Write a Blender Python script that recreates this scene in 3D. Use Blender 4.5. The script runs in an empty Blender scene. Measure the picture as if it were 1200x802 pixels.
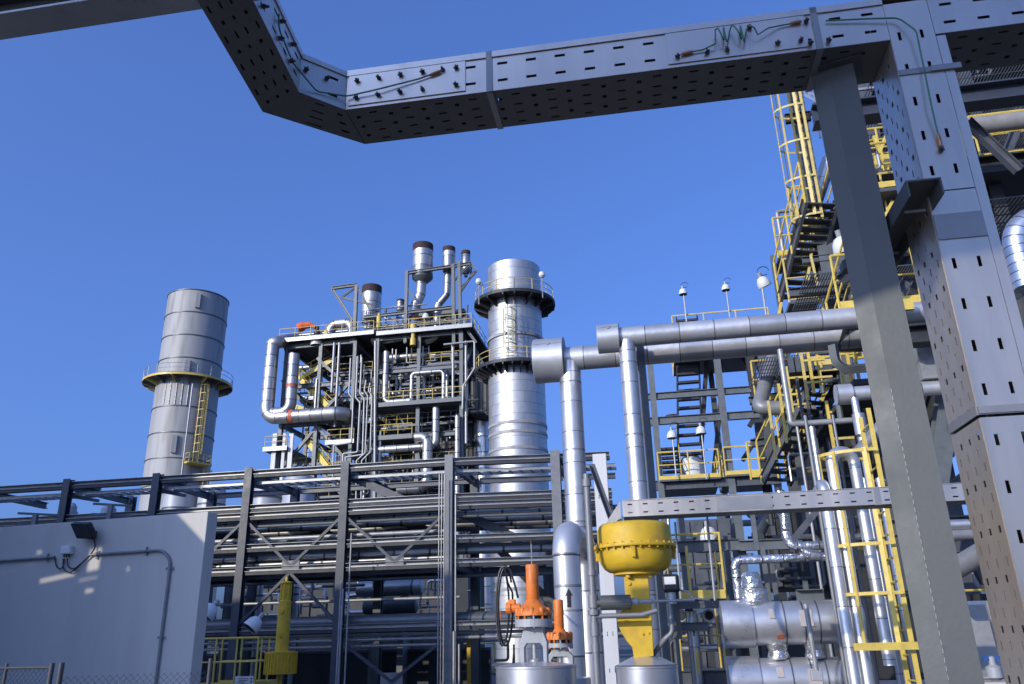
import bpy, bmesh, math, random
from mathutils import Vector as V, Matrix
random.seed(7)
S = bpy.context.scene
COL = S.collection
R = math.radians
# ------------------------------------------------------------------ camera
FPX = 933.0
PITCH, ROLL = R(20.5), R(1.4)
CAM = V((0, 0, 1.7))
_f = V((0, math.cos(PITCH), math.sin(PITCH)))
_u = V((0, -math.sin(PITCH), math.cos(PITCH)))
_r = V((1, 0, 0))
CR = _r * math.cos(ROLL) - _u * math.sin(ROLL)
CU = _u * math.cos(ROLL) + _r * math.sin(ROLL)
cd = bpy.data.cameras.new('camera')
co = bpy.data.objects.new('camera', cd)
COL.objects.link(co)
cd.sensor_width = 36.0
cd.lens = FPX * 36.0 / 1200.0
cd.clip_end = 20000
cd.clip_start = 0.05
co.matrix_world = Matrix(((CR.x, CU.x, -_f.x, CAM.x), (CR.y, CU.y, -_f.y, CAM.y), (CR.z, CU.z, -_f.z, CAM.z), (0, 0, 0, 1)))
S.camera = co
# the plant is laid out on a grid turned a little from the view: GA runs along it, GB into it
PSI = R(10)
GA = V((math.cos(PSI), -math.sin(PSI), 0))
GB = V((math.sin(PSI), math.cos(PSI), 0))
UP = V((0, 0, 1))

def ray(px, py):
    return _f * FPX + CR * (px - 600.0) - CU * (py - 401.0)
def W(px, py, D):                 # survey point seen at (px, py) standing D metres into the plant
    d = ray(px, py)
    return CAM + d * (D / d.dot(GB))
def onz(px, py, z):
    d = ray(px, py)
    return CAM + d * ((z - CAM.z) / d.z)
def onpl(px, py, p0, n):
    d = ray(px, py)
    return CAM + d * ((p0 - CAM).dot(n) / d.dot(n))
def mpx(px, p):                   # metres of px pixels at point p
    return px * (p - CAM).dot(_f) / FPX
def g(a, b, z):
    return GA * a + GB * b + V((0, 0, z))
def tog(p):
    return V((p.dot(GA), p.dot(GB), p.z))

# ------------------------------------------------------------------ materials
def nmat(name, base, rough=0.5, metal=0.0, var=0.15, scale=3.0, bump=0.0, bscale=20.0, dirt=None, dirt_amt=0.0, streak=False, spec=None):
    m = bpy.data.materials.new(name); m.use_nodes = True
    nt = m.node_tree; N = nt.nodes; L = nt.links
    b = N['Principled BSDF']
    tc = N.new('ShaderNodeTexCoord')
    mp = N.new('ShaderNodeMapping')
    geo = N.new('ShaderNodeNewGeometry')
    L.new(geo.outputs['Position'], mp.inputs[0])
    if streak: mp.inputs['Scale'].default_value = (1, 1, 0.12)
    n = N.new('ShaderNodeTexNoise'); n.inputs['Scale'].default_value = scale; n.inputs['Detail'].default_value = 6
    n.inputs['Roughness'].default_value = 0.65
    L.new(mp.outputs[0], n.inputs['Vector'])
    cr = N.new('ShaderNodeMapRange'); cr.inputs[1].default_value = 0.3; cr.inputs[2].default_value = 0.7
    cr.inputs[3].default_value = 1 - var; cr.inputs[4].default_value = 1 + var
    L.new(n.outputs[0], cr.inputs[0])
    mul = N.new('ShaderNodeMix'); mul.data_type = 'RGBA'; mul.blend_type = 'MULTIPLY'; mul.inputs[0].default_value = 1
    mul.inputs[6].default_value = (*base, 1)
    L.new(cr.outputs[0], mul.inputs[7])
    out = mul.outputs[2]
    if dirt:
        n2 = N.new('ShaderNodeTexNoise'); n2.inputs['Scale'].default_value = scale * 2.3; n2.inputs['Detail'].default_value = 8
        L.new(mp.outputs[0], n2.inputs['Vector'])
        r2 = N.new('ShaderNodeMapRange'); r2.inputs[1].default_value = 0.52; r2.inputs[2].default_value = 0.72
        r2.inputs[3].default_value = 0; r2.inputs[4].default_value = dirt_amt
        L.new(n2.outputs[0], r2.inputs[0])
        mx = N.new('ShaderNodeMix'); mx.data_type = 'RGBA'
        L.new(r2.outputs[0], mx.inputs[0]); L.new(out, mx.inputs[6]); mx.inputs[7].default_value = (*dirt, 1)
        out = mx.outputs[2]
    L.new(out, b.inputs['Base Color'])
    b.inputs['Metallic'].default_value = metal
    rr = N.new('ShaderNodeMapRange'); rr.inputs[1].default_value = 0.3; rr.inputs[2].default_value = 0.7
    rr.inputs[3].default_value = max(0.05, rough - 0.1); rr.inputs[4].default_value = min(1, rough + 0.1)
    L.new(n.outputs[0], rr.inputs[0]); L.new(rr.outputs[0], b.inputs['Roughness'])
    if spec is not None: b.inputs['Specular IOR Level'].default_value = spec
    if bump:
        n3 = N.new('ShaderNodeTexNoise'); n3.inputs['Scale'].default_value = bscale; n3.inputs['Detail'].default_value = 4
        L.new(geo.outputs['Position'], n3.inputs['Vector'])
        bp = N.new('ShaderNodeBump'); bp.inputs['Strength'].default_value = bump; bp.inputs['Distance'].default_value = 0.02
        L.new(n3.outputs[0], bp.inputs['Height']); L.new(bp.outputs[0], b.inputs['Normal'])
    m['_out'] = 1
    return m

def clad(name, seg=1.0, base=(0.64, 0.63, 0.615), rough=0.40, around=0.0, line=0.012, metal=0.9, var=0.16, seamdark=0.25, bump=0.2, bscale=6.0):
    """sheet metal jacket: UV.x runs in metres along the pipe, UV.y once around"""
    m = bpy.data.materials.new(name); m.use_nodes = True
    nt = m.node_tree; N = nt.nodes; L = nt.links
    b = N['Principled BSDF']
    uv = N.new('ShaderNodeUVMap'); uv.uv_map = 'UVMap'
    sp = N.new('ShaderNodeSeparateXYZ'); L.new(uv.outputs[0], sp.inputs[0])
    def math_(op, a, bb=None):
        x = N.new('ShaderNodeMath'); x.operation = op
        for i, t in enumerate((a, bb)):
            if t is None: continue
            if isinstance(t, (int, float)): x.inputs[i].default_value = t
            else: L.new(t, x.inputs[i])
        return x.outputs[0]
    u = math_('DIVIDE', sp.outputs[0], seg)
    fr = math_('FRACT', u); fl = math_('FLOOR', u)
    seam = math_('LESS_THAN', fr, line / seg * 1.0)
    cell = fl
    if around:
        off = math_('MULTIPLY', math_('MODULO', fl, 2.0), 0.5)
        v = math_('ADD', math_('MULTIPLY', sp.outputs[1], around), off)
        seam2 = math_('LESS_THAN', math_('FRACT', v), 0.035)
        seam = math_('MAXIMUM', seam, seam2)
        cell = math_('ADD', math_('MULTIPLY', fl, 17.3), math_('FLOOR', v))
    wn = N.new('ShaderNodeTexWhiteNoise'); wn.noise_dimensions = '1D'; L.new(cell, wn.inputs['W'])
    geo = N.new('ShaderNodeNewGeometry')
    n = N.new('ShaderNodeTexNoise'); n.inputs['Scale'].default_value = 2.5; n.inputs['Detail'].default_value = 7
    L.new(geo.outputs['Position'], n.inputs['Vector'])
    f1 = math_('MULTIPLY', math_('SUBTRACT', wn.outputs['Value'], 0.5), var * 1.6)
    f2 = math_('MULTIPLY', math_('SUBTRACT', n.outputs[0], 0.5), var * 2.5)
    f = math_('ADD', math_('ADD', f1, f2), 1.0)
    f = math_('MULTIPLY', f, math_('SUBTRACT', 1.0, math_('MULTIPLY', seam, 1 - seamdark)))
    mul = N.new('ShaderNodeMix'); mul.data_type = 'RGBA'; mul.blend_type = 'MULTIPLY'; mul.inputs[0].default_value = 1
    mul.inputs[6].default_value = (*base, 1); L.new(f, mul.inputs[7])
    L.new(mul.outputs[2], b.inputs['Base Color'])
    b.inputs['Metallic'].default_value = metal
    rg = math_('ADD', math_('MULTIPLY', math_('SUBTRACT', n.outputs[0], 0.5), 0.25), math_('ADD', math_('MULTIPLY', wn.outputs['Value'], 0.1), rough))
    L.new(rg, b.inputs['Roughness'])
    n3 = N.new('ShaderNodeTexNoise'); n3.inputs['Scale'].default_value = bscale; n3.inputs['Detail'].default_value = 3
    L.new(geo.outputs['Position'], n3.inputs['Vector'])
    hh = math_('SUBTRACT', math_('MULTIPLY', n3.outputs[0], 1.0), math_('MULTIPLY', seam, 0.6))
    bp = N.new('ShaderNodeBump'); bp.inputs['Strength'].default_value = bump; bp.inputs['Distance'].default_value = 0.03
    L.new(hh, bp.inputs['Height']); L.new(bp.outputs[0], b.inputs['Normal'])
    return m

M = {}
M['dark_steel'] = nmat('dark_painted_steel', (0.078, 0.085, 0.098), 0.45, 0.0, 0.2, 4, dirt=(0.11, 0.105, 0.10), dirt_amt=0.5)
M['rack_steel'] = nmat('blue_grey_painted_steel', (0.17, 0.175, 0.185), 0.42, 0.0, 0.2, 3, dirt=(0.16, 0.15, 0.14), dirt_amt=0.5)
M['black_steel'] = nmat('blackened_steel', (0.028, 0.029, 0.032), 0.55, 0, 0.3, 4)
M['grey_steel'] = nmat('grey_painted_steel', (0.115, 0.128, 0.132), 0.45, 0.0, 0.2, 3, dirt=(0.09, 0.085, 0.08), dirt_amt=0.6)
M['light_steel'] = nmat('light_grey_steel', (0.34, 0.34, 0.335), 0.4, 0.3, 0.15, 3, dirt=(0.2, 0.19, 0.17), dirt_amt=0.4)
M['galv'] = nmat('galvanised_steel', (0.09, 0.096, 0.094), 0.55, 0.22, 0.12, 5, bump=0.03, bscale=60, dirt=(0.082, 0.088, 0.088), dirt_amt=0.5)
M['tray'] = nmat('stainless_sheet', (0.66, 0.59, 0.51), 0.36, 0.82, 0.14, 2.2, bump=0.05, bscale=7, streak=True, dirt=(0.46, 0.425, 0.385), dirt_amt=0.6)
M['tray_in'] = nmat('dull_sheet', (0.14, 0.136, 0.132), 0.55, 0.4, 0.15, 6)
M['band'] = nmat('stainless_band', (0.30, 0.30, 0.305), 0.45, 0.5, 0.1, 3)
M['clad'] = clad('aluminium_jacket', 1.0)
M['clad_s'] = clad('aluminium_jacket_short', 0.6, line=0.012, around=0)
M['clad_d'] = clad('weathered_jacket', 0.62, base=(0.60, 0.595, 0.585), rough=0.36, line=0.016, metal=.65)
M['clad_drum'] = clad('dull_drum_jacket', 0.75, base=(0.62, 0.61, 0.60), rough=0.3, line=0.02, bump=0.12, bscale=3, metal=.72)
M['clad_far'] = clad('far_jacket', 1.2, base=(0.46, 0.455, 0.445), rough=0.42, line=0.08)
M['clad_stack'] = clad('panelled_stack_jacket', 1.0, base=(0.50, 0.495, 0.48), rough=0.46, around=26, line=0.07, var=0.05, seamdark=0.68, bump=0.25, bscale=1.0, metal=0.85)
M['clad_rib'] = clad('ribbed_jacket', 1.6, base=(0.66, 0.67, 0.69), rough=0.3, around=14, line=0.1, seamdark=0.35)
M['stack_grey'] = nmat('weathered_stack_steel', (0.35, 0.345, 0.335), 0.6, 0.1, 0.18, 0.5, dirt=(0.18, 0.15, 0.125), dirt_amt=0.65, streak=True)
M['tank_grey'] = nmat('grey_tank_paint', (0.38, 0.39, 0.41), 0.5, 0.1, 0.08, 0.8, streak=True)
M['yellow'] = nmat('yellow_paint', (0.63, 0.40, 0.02), 0.5, 0, 0.12, 5, dirt=(0.40, 0.26, 0.05), dirt_amt=0.5)
M['yellow_rail'] = nmat('yellow_rail_paint', (0.68, 0.50, 0.10), 0.45, 0, 0.12, 5, dirt=(0.35, 0.25, 0.08), dirt_amt=0.4)
M['yellow_pale'] = nmat('faded_yellow_paint', (0.64, 0.50, 0.16), 0.5, 0, 0.14, 4, dirt=(0.3, 0.22, 0.1), dirt_amt=0.5)
M['orange'] = nmat('orange_paint', (0.72, 0.19, 0.025), 0.52, 0, 0.14, 7, dirt=(0.34, 0.11, 0.04), dirt_amt=0.6)
M['cast'] = nmat('grey_cast_iron_paint', (0.36, 0.37, 0.375), 0.5, 0.1, 0.1, 8, bump=0.05, bscale=40)
M['wall'] = nmat('grey_render', (0.55, 0.525, 0.475), 0.75, 0, 0.09, 0.9, dirt=(0.43, 0.415, 0.385), dirt_amt=0.4, streak=True, spec=0.2)
M['wall_edge'] = nmat('grey_render_edge', (0.42, 0.42, 0.41), 0.75, 0, 0.06, 0.9)
M['conduit'] = nmat('conduit_steel', (0.22, 0.225, 0.23), 0.5, 0.3, 0.12, 8)
M['black'] = nmat('black_rubber', (0.012, 0.012, 0.013), 0.45, 0, 0.2, 8)
M['white'] = nmat('white_enamel', (0.72, 0.72, 0.70), 0.4, 0, 0.06, 6, dirt=(0.5, 0.48, 0.44), dirt_amt=0.4)
M['panel_white'] = nmat('off_white_panel', (0.60, 0.59, 0.57), 0.5, 0, 0.08, 2, dirt=(0.42, 0.36, 0.30), dirt_amt=0.5, streak=True)
M['rust'] = nmat('rusted_steel', (0.05, 0.030, 0.024), 0.8, 0.1, 0.35, 3)
M['red'] = nmat('faded_red_band', (0.52, 0.13, 0.07), 0.5, 0, 0.15, 6)
M['copper'] = nmat('copper_lug', (0.42, 0.21, 0.10), 0.38, 0.7, 0.2, 30)
M['green'] = nmat('green_wire', (0.05, 0.17, 0.10), 0.45, 0, 0.15, 20)
M['windsock'] = nmat('orange_fabric', (0.75, 0.13, 0.03), 0.8, 0, 0.15, 3)
M['ground'] = nmat('concrete_ground', (0.12, 0.117, 0.11), 0.85, 0, 0.2, 0.35, dirt=(0.07, 0.068, 0.065), dirt_amt=0.7, bump=0.1, bscale=8)
M['paper'] = nmat('sign_plate', (0.70, 0.69, 0.66), 0.5, 0, 0.05, 6)
M['ink'] = nmat('black_ink', (0.02, 0.02, 0.02), 0.6, 0, 0.1, 6)
M['lens'] = nmat('dark_lamp_glass', (0.05, 0.055, 0.06), 0.15, 0, 0.1, 6)
M['pipe_dark'] = nmat('dull_grey_pipe', (0.10, 0.11, 0.12), 0.42, 0.2, 0.15, 4)
M['clad_crinkle'] = clad('crumpled_jacket', 0.3, base=(0.66, 0.66, 0.66), rough=0.22, line=0.014, bump=0.9, bscale=14)
M['clad_gloss'] = clad('bright_jacket', 0.5, base=(0.76, 0.76, 0.76), rough=0.36, line=0.01, bump=0.06)
M['clad_ring'] = clad('ringed_elbow_jacket', 0.11, base=(0.66, 0.66, 0.66), rough=0.28, line=0.012, bump=0.3)
M['rack_dark'] = nmat('dark_blue_grey_paint', (0.062, 0.068, 0.082), 0.42, 0.0, 0.2, 3, dirt=(0.12, 0.115, 0.11), dirt_amt=0.5)
M['yellow_bright'] = nmat('yellow_stringer_paint', (0.72, 0.52, 0.04), 0.45, 0, 0.1, 3)
M['galv_cap'] = clad('galvanised_cap', 5, base=(.60, .595, .585), rough=.36, bump=.1, bscale=4, metal=.65)
M['ladder_pale'] = nmat('pale_weathered_yellow', (0.50, 0.46, 0.30), 0.5, 0, 0.12, 3)
M['navy'] = nmat('navy_painted_steel', (0.04, 0.047, 0.064), 0.45, 0, 0.2, 4)
M['galv_pipe'] = nmat('dull_galvanised_pipe', (0.27, 0.27, 0.265), 0.5, 0.3, 0.12, 5)
M['pipe_mid'] = nmat('grey_pipe_paint', (0.22, 0.225, 0.235), 0.45, 0.2, 0.12, 4)
M['stone_pipe'] = nmat('brown_grey_lagging', (0.26, 0.245, 0.23), 0.7, 0, 0.15, 6)
M['blue'] = nmat('blue_paint', (0.03, 0.09, 0.30), 0.4, 0, 0.1, 6)
M['stone'] = nmat('beige_insulation', (0.43, 0.39, 0.35), 0.85, 0, 0.1, 3)

# ------------------------------------------------------------------ mesh builder
def basis(d, up=UP):
    d = d.normalized()
    s = d.cross(up)
    if s.length < 1e-4: s = d.cross(V((0, 1, 0)))
    if s.length < 1e-4: s = d.cross(V((1, 0, 0)))
    s.normalize()
    return d, s, s.cross(d).normalized()

class MB:
    def __init__(s): s.v = []; s.f = []; s.sm = []; s.uv = []
    def face(s, idx, smooth=False, uv=None):
        s.f.append(idx); s.sm.append(smooth); s.uv.append(uv)
    def box(s, c, x, y, z):       # centre and three half vectors
        o = len(s.v)
        for i in (-1, 1):
            for j in (-1, 1):
                for k in (-1, 1): s.v.append(c + x * i + y * j + z * k)
        for q in ((0, 1, 3, 2), (4, 6, 7, 5), (0, 4, 5, 1), (2, 3, 7, 6), (0, 2, 6, 4), (1, 5, 7, 3)):
            s.face([o + i for i in q])
        return s
    def bar(s, p, q, w, h, up=UP):
        d, a, b = basis(q - p, up)
        return s.box((p + q) / 2, (q - p) / 2, a * w / 2, b * h / 2)
    def prof(s, pts, p, q, up=UP):   # extrude an outline (side, up) from p to q
        d, a, b = basis(q - p, up)
        o = len(s.v); n = len(pts)
        for e in (p, q):
            for (x, y) in pts: s.v.append(e + a * x + b * y)
        for i in range(n):
            j = (i + 1) % n
            s.face([o + i, o + j, o + n + j, o + n + i])
        s.face([o + i for i in range(n)][::-1]); s.face([o + n + i for i in range(n)])
        return s
    def ibeam(s, p, q, w, h, t=None, up=UP):
        t = t or min(w, h) * 0.1; w2, h2, t2 = w / 2, h / 2, t / 2
        return s.prof([(-w2, -h2), (w2, -h2), (w2, -h2 + t), (t2, -h2 + t), (t2, h2 - t), (w2, h2 - t), (w2, h2), (-w2, h2), (-w2, h2 - t), (-t2, h2 - t), (-t2, -h2 + t), (-w2, -h2 + t)], p, q, up)
    def chan(s, p, q, w, h, t=None, up=UP):
        t = t or min(w, h) * 0.1; w2, h2 = w / 2, h / 2
        return s.prof([(-w2, -h2), (w2, -h2), (w2, -h2 + t), (-w2 + t, -h2 + t), (-w2 + t, h2 - t), (w2, h2 - t), (w2, h2), (-w2, h2)], p, q, up)
    def ang(s, p, q, w, t=None, up=UP):
        t = t or w * 0.12
        return s.prof([(0, 0), (w, 0), (w, t), (t, t), (t, w), (0, w)], p, q, up)
    def tube(s, path, r, n=12, caps=True, u0=0.0, smooth=True):
        path = [V(p) for p in path]
        rs = r if isinstance(r, (list, tuple)) else [r] * len(path)
        o = len(s.v); m = len(path)
        t0 = next((path[i + 1] - path[i] for i in range(m - 1) if (path[i + 1] - path[i]).length > 1e-6), UP).normalized()
        _, a, b = basis(t0)
        us = [u0]
        for i, p in enumerate(path):
            if i == 0: t = t0
            elif i == m - 1: t = (path[i] - path[i - 1]).normalized()
            else: t = ((path[i + 1] - path[i]).normalized() + (path[i] - path[i - 1]).normalized())
            if t.length < 1e-6: t = t0
            t.normalize()
            rot = t0.rotation_difference(t)
            a = rot @ a; b = rot @ b; t0 = t
            if i: us.append(us[-1] + (p - path[i - 1]).length)
            for k in range(n):
                w = 2 * math.pi * k / n
                s.v.append(p + (a * math.cos(w) + b * math.sin(w)) * rs[i])
        for i in range(m - 1):
            for k in range(n):
                l = (k + 1) % n
                s.face([o + i * n + k, o + i * n + l, o + (i + 1) * n + l, o + (i + 1) * n + k], smooth,
                       [(us[i], k / n), (us[i], (k + 1) / n), (us[i + 1], (k + 1) / n), (us[i + 1], k / n)])
        if caps:
            s.face([o + k for k in range(n)][::-1]); s.face([o + (m - 1) * n + k for k in range(n)])
        return s
    def cyl(s, p, q, r, n=16, caps=True): return s.tube([p, q], r, n, caps)
    def lathe(s, c, prof, axis=UP, n=32, ref=None, a0=0.0, a1=2 * math.pi, smooth=True):   # prof: (radius, height)
        _, a, b = basis(axis, ref or V((0, 1, 0.001)))
        d = axis.normalized(); o = len(s.v); m = len(prof)
        full = abs(a1 - a0 - 2 * math.pi) < 1e-6
        cnt = n if full else n + 1
        for (r, h) in prof:
            for k in range(cnt):
                w = a0 + (a1 - a0) * k / n
                s.v.append(c + d * h + (a * math.cos(w) + b * math.sin(w)) * max(r, 1e-4))
        us = [0]
        for i in range(1, m): us.append(us[-1] + math.hypot(prof[i][0] - prof[i - 1][0], prof[i][1] - prof[i - 1][1]))
        for i in range(m - 1):
            fl = abs(prof[i + 1][1] - prof[i][1]) < 1e-6
            for k in range(n):
                l = (k + 1) % cnt
                s.face([o + i * cnt + k, o + i * cnt + l, o + (i + 1) * cnt + l, o + (i + 1) * cnt + k], smooth and not fl,
                       [(us[i], k / n), (us[i], (k + 1) / n), (us[i + 1], (k + 1) / n), (us[i + 1], k / n)])
        return s
    def perf(s, p00, p10, p11, p01, slots, nu=1):   # plate p00-p10 along u, p00-p01 along v, (u0,u1,v0,v1) openings in 0..1
        us = sorted(set([0.0, 1.0] + [round(x, 5) for q in slots for x in q[:2]]))
        vs = sorted(set([0.0, 1.0] + [round(x, 5) for q in slots for x in q[2:]]))
        o = len(s.v)
        for u in us:
            for v in vs: s.v.append((p00 * (1 - u) + p10 * u) * (1 - v) + (p01 * (1 - u) + p11 * u) * v)
        nv = len(vs)
        for i in range(len(us) - 1):
            for j in range(nv - 1):
                uc, vc = (us[i] + us[i + 1]) / 2, (vs[j] + vs[j + 1]) / 2
                if any(q[0] < uc < q[1] and q[2] < vc < q[3] for q in slots): continue
                s.face([o + i * nv + j, o + (i + 1) * nv + j, o + (i + 1) * nv + j + 1, o + i * nv + j + 1])
        return s
    def build(s, name, mat, parent=None, solid=0.0, bevel=0.0, weld=False):
        loc = V((0, 0, 0))
        p = parent
        while p is not None:
            loc = loc + p.location; p = p.parent
        me = bpy.data.meshes.new(name)
        me.from_pydata([v - loc for v in s.v], [], s.f)
        ul = me.uv_layers.new(name='UVMap')
        i = 0
        for fi, f in enumerate(s.f):
            u = s.uv[fi]
            for k in range(len(f)):
                ul.data[i].uv = u[k] if u else (0.5, 0.25)
                i += 1
        me.polygons.foreach_set('use_smooth', s.sm)
        if any(s.sm): me.set_sharp_from_angle(angle=R(38))
        me.materials.append(M[mat] if isinstance(mat, str) else mat)
        ob = bpy.data.objects.new(name, me); COL.objects.link(ob)
        if parent is not None: ob.parent = parent
        if solid:
            md = ob.modifiers.new('thickness', 'SOLIDIFY'); md.thickness = solid; md.offset = 0
        if bevel:
            md = ob.modifiers.new('bevel', 'BEVEL'); md.width = bevel; md.segments = 2; md.limit_method = 'ANGLE'
        return ob

def tag(o, label, cat, group=None, kind=None):
    o['label'] = label; o['category'] = cat
    if group: o['group'] = group
    if kind: o['kind'] = kind
    return o
def thing(name, label, cat, loc, group=None):
    o = bpy.data.objects.new(name, None); COL.objects.link(o)
    o.empty_display_size = 0.2
    o.location = V(loc)
    return tag(o, label, cat, group)
def kids(o): return [c for c in o.children]
def copy_tree(o, parent=None):
    ch = list(o.children)
    c = o.copy(); COL.objects.link(c)
    if parent is not None: c.parent = parent
    for k in ch: copy_tree(k, c)
    return c
def dup(src, loc, label=None, group=None, rotz=None, scale=None):
    c = copy_tree(src); c.location = V(loc)
    if label: c['label'] = label
    if group: c['group'] = group
    if rotz is not None: c.rotation_euler = (0, 0, rotz)
    if scale: c.scale = (scale,) * 3
    return c

def fillet(pts, rad, k=7):
    out = [pts[0]]
    for i in range(1, len(pts) - 1):
        p, a, b = pts[i], pts[i - 1] - pts[i], pts[i + 1] - pts[i]
        la, lb = a.length, b.length
        if la < 1e-6 or lb < 1e-6: continue
        a.normalize(); b.normalize()
        ang = math.acos(max(-1, min(1, a.dot(b))))
        if ang > math.pi - 0.05: out.append(p); continue
        t = min(rad / math.tan(ang / 2), la * 0.49, lb * 0.49)
        rr = t * math.tan(ang / 2)
        c = p + (a + b).normalized() * (rr / math.sin(ang / 2))
        s0, s1 = p + a * t - c, p + b * t - c
        th = math.pi - ang
        ax = s0.cross(s1)
        if ax.length < 1e-9: out.append(p); continue
        ax.normalize()
        for q in range(k + 1): out.append(c + Matrix.Rotation(th * q / k, 3, ax) @ s0)
    out.append(pts[-1])
    return out

def snap(pts):
    """square up a survey polyline on the plant grid"""
    out = [tog(pts[0])]
    for p in pts[1:]:
        q = tog(p); o = out[-1]; d = q - o
        n = V(q)
        big = max(abs(d.x), abs(d.y), abs(d.z))
        if abs(d.x) < big * 0.28: n.x = o.x
        if abs(d.y) < big * 0.28: n.y = o.y
        if abs(d.z) < big * 0.28: n.z = o.z
        out.append(n)
    return [g(q.x, q.y, q.z) for q in out]

def pts_px(D, pts, sn=True):
    L = []
    for p in pts:
        if isinstance(p, V): L.append(p)
        else: L.append(W(p[0], p[1], D + (p[2] if len(p) > 2 else 0)))
    return snap(L) if sn else L

def pipe(name, label, cat, D, pts, rpx, mat='clad', bend=2.0, group=None, sn=True, ground=False, bands=(), parent=None, n=18, r=None, flanges=(), band_mat='red'):
    P = pts_px(D, pts, sn)
    if ground: P.append(V((P[-1].x, P[-1].y, 0.0)))
    rad = r or mpx(rpx, P[0])
    path = fillet(P, rad * bend)
    if parent is None:
        root = thing(name, label, cat, P[-1] if ground else P[0], group)
        b = MB().tube(path, rad, n).build('pipe_run', mat, root)
    else:
        root = parent
        b = MB().tube(path, rad, n).build(name, mat, root)
    for f in bands:                       # coloured marker bands, at a fraction along the run
        _ring(path, f, rad * 1.03, rad * 0.6, n).build('marker_band', band_mat, root)
    for f in flanges:
        _ring(path, f, rad * 1.45, rad * 0.3, n).build('flange', mat, root)
    return root, path, rad

def _along(path, f):
    L = [(path[i + 1] - path[i]).length for i in range(len(path) - 1)]
    t = f * sum(L)
    for i, l in enumerate(L):
        if t <= l or i == len(L) - 1: return path[i] + (path[i + 1] - path[i]) * (t / max(l, 1e-9)), (path[i + 1] - path[i]).normalized()
        t -= l
def _ring(path, f, r, w, n=18, mb=None):
    p, d = _along(path, f)
    return (mb or MB()).cyl(p - d * w / 2, p + d * w / 2, r, n)

def rail_mb(path, h=1.1, step=1.4, r=0.024, mb=None, mid=True, toe=True, n=6, closed=False):
    """posts, top rail, knee rail and toe board along a deck edge"""
    mb = mb or MB()
    P = [V(p) for p in path]
    if closed: P.append(P[0])
    mb.tube([p + UP * h for p in P], r, n)
    if mid: mb.tube([p + UP * h * 0.52 for p in P], r * 0.8, n)
    for i in range(len(P) - 1):
        d = P[i + 1] - P[i]
        k = max(1, round(d.length / step))
        for j in range(k + (1 if i == len(P) - 2 else 0)):
            q = P[i] + d * (j / k)
            mb.tube([q - UP * 0.06, q + UP * h], r * 0.95, n)
        if toe and d.length > 0.05:
            mb.bar(P[i] + UP * 0.07, P[i + 1] + UP * 0.07, 0.012, 0.13)
    return mb

def grating_mb(c, u, v, pitch=0.08, bar=0.012, h=0.03, cross=0.25):
    """open bar grating, corner c, edge vectors u and v"""
    mb = MB()
    nu = max(2, int(u.length / pitch)); nv = max(2, int(v.length / cross))
    for i in range(nu + 1):
        p = c + u * (i / nu); mb.bar(p, p + v, bar, h)
    for j in range(nv + 1):
        p = c + v * (j / nv); mb.bar(p, p + u, bar * 0.8, h * 0.6)
    return mb

def caged_ladder(label, base, ztop, face, width=0.5, cage_from=2.2, hoop=0.9, mat='yellow_rail', side=0.06, group=None, cage_w=0.72, rung=0.3, far=False, strap=0.05, cage_to=None):
    """face: unit vector from the wall towards the climber"""
    s = face.cross(UP).normalized()
    z0 = base.z; root = thing('caged_ladder', label, 'ladder', base, group)
    fm = MB()
    for k in (-1, 1):
        p = base + s * width / 2 * k
        m_ = fm if far else MB()
        m_.bar(p, V((p.x, p.y, ztop)), 0.02 if not far else 0.05, side, up=face)
        if not far: m_.build('stringer', mat, root)
    rp = None
    nr = int((ztop - z0) / rung)
    if far:
        mb = fm
        for i in range(nr): mb.cyl(base + UP * (rung * (i + 0.7)) - s * width / 2, base + UP * (rung * (i + 0.7)) + s * width / 2, 0.02, 6)
        mb.build('ladder_frame', mat, root)
    else:
        rp = MB().cyl(base + UP * 0.2 - s * width / 2, base + UP * 0.2 + s * width / 2, 0.013, 8).build('rung', mat, root)
        for i in range(1, min(nr, 95)):
            c = rp.copy(); COL.objects.link(c); c.parent = root; c.location = V((0, 0, i * rung))
    ctop = cage_to or ztop
    zs = []; z = z0 + cage_from
    while z < ctop - 0.1: zs.append(z); z += hoop
    def arc(z, k=14):
        L = []
        for i in range(k + 1):
            a = math.pi * i / k
            L.append(V((base.x, base.y, z)) + s * (math.cos(a) * cage_w / 2) + face * (0.02 + math.sin(a) * cage_w))
        return L
    for z in zs:
        A = arc(z); mb = MB()
        for i in range(len(A) - 1): mb.bar(A[i], A[i + 1] + (A[i + 1] - A[i]) * 0.03, 0.01 if not far else 0.04, strap * (1 if far else .7))
        mb.build('cage_hoop', mat, root)
    if zs:
        for i in (1, 4, 7, 10, 13):
            p = arc(zs[0])[i]; q = arc(zs[-1])[i]
            d = (p - V((base.x, base.y, p.z))).normalized()
            MB().bar(p - UP * 0.03, q + UP * 0.03, strap, 0.01 if not far else 0.04, up=d).build('cage_strap', mat, root)
    return root
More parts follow.
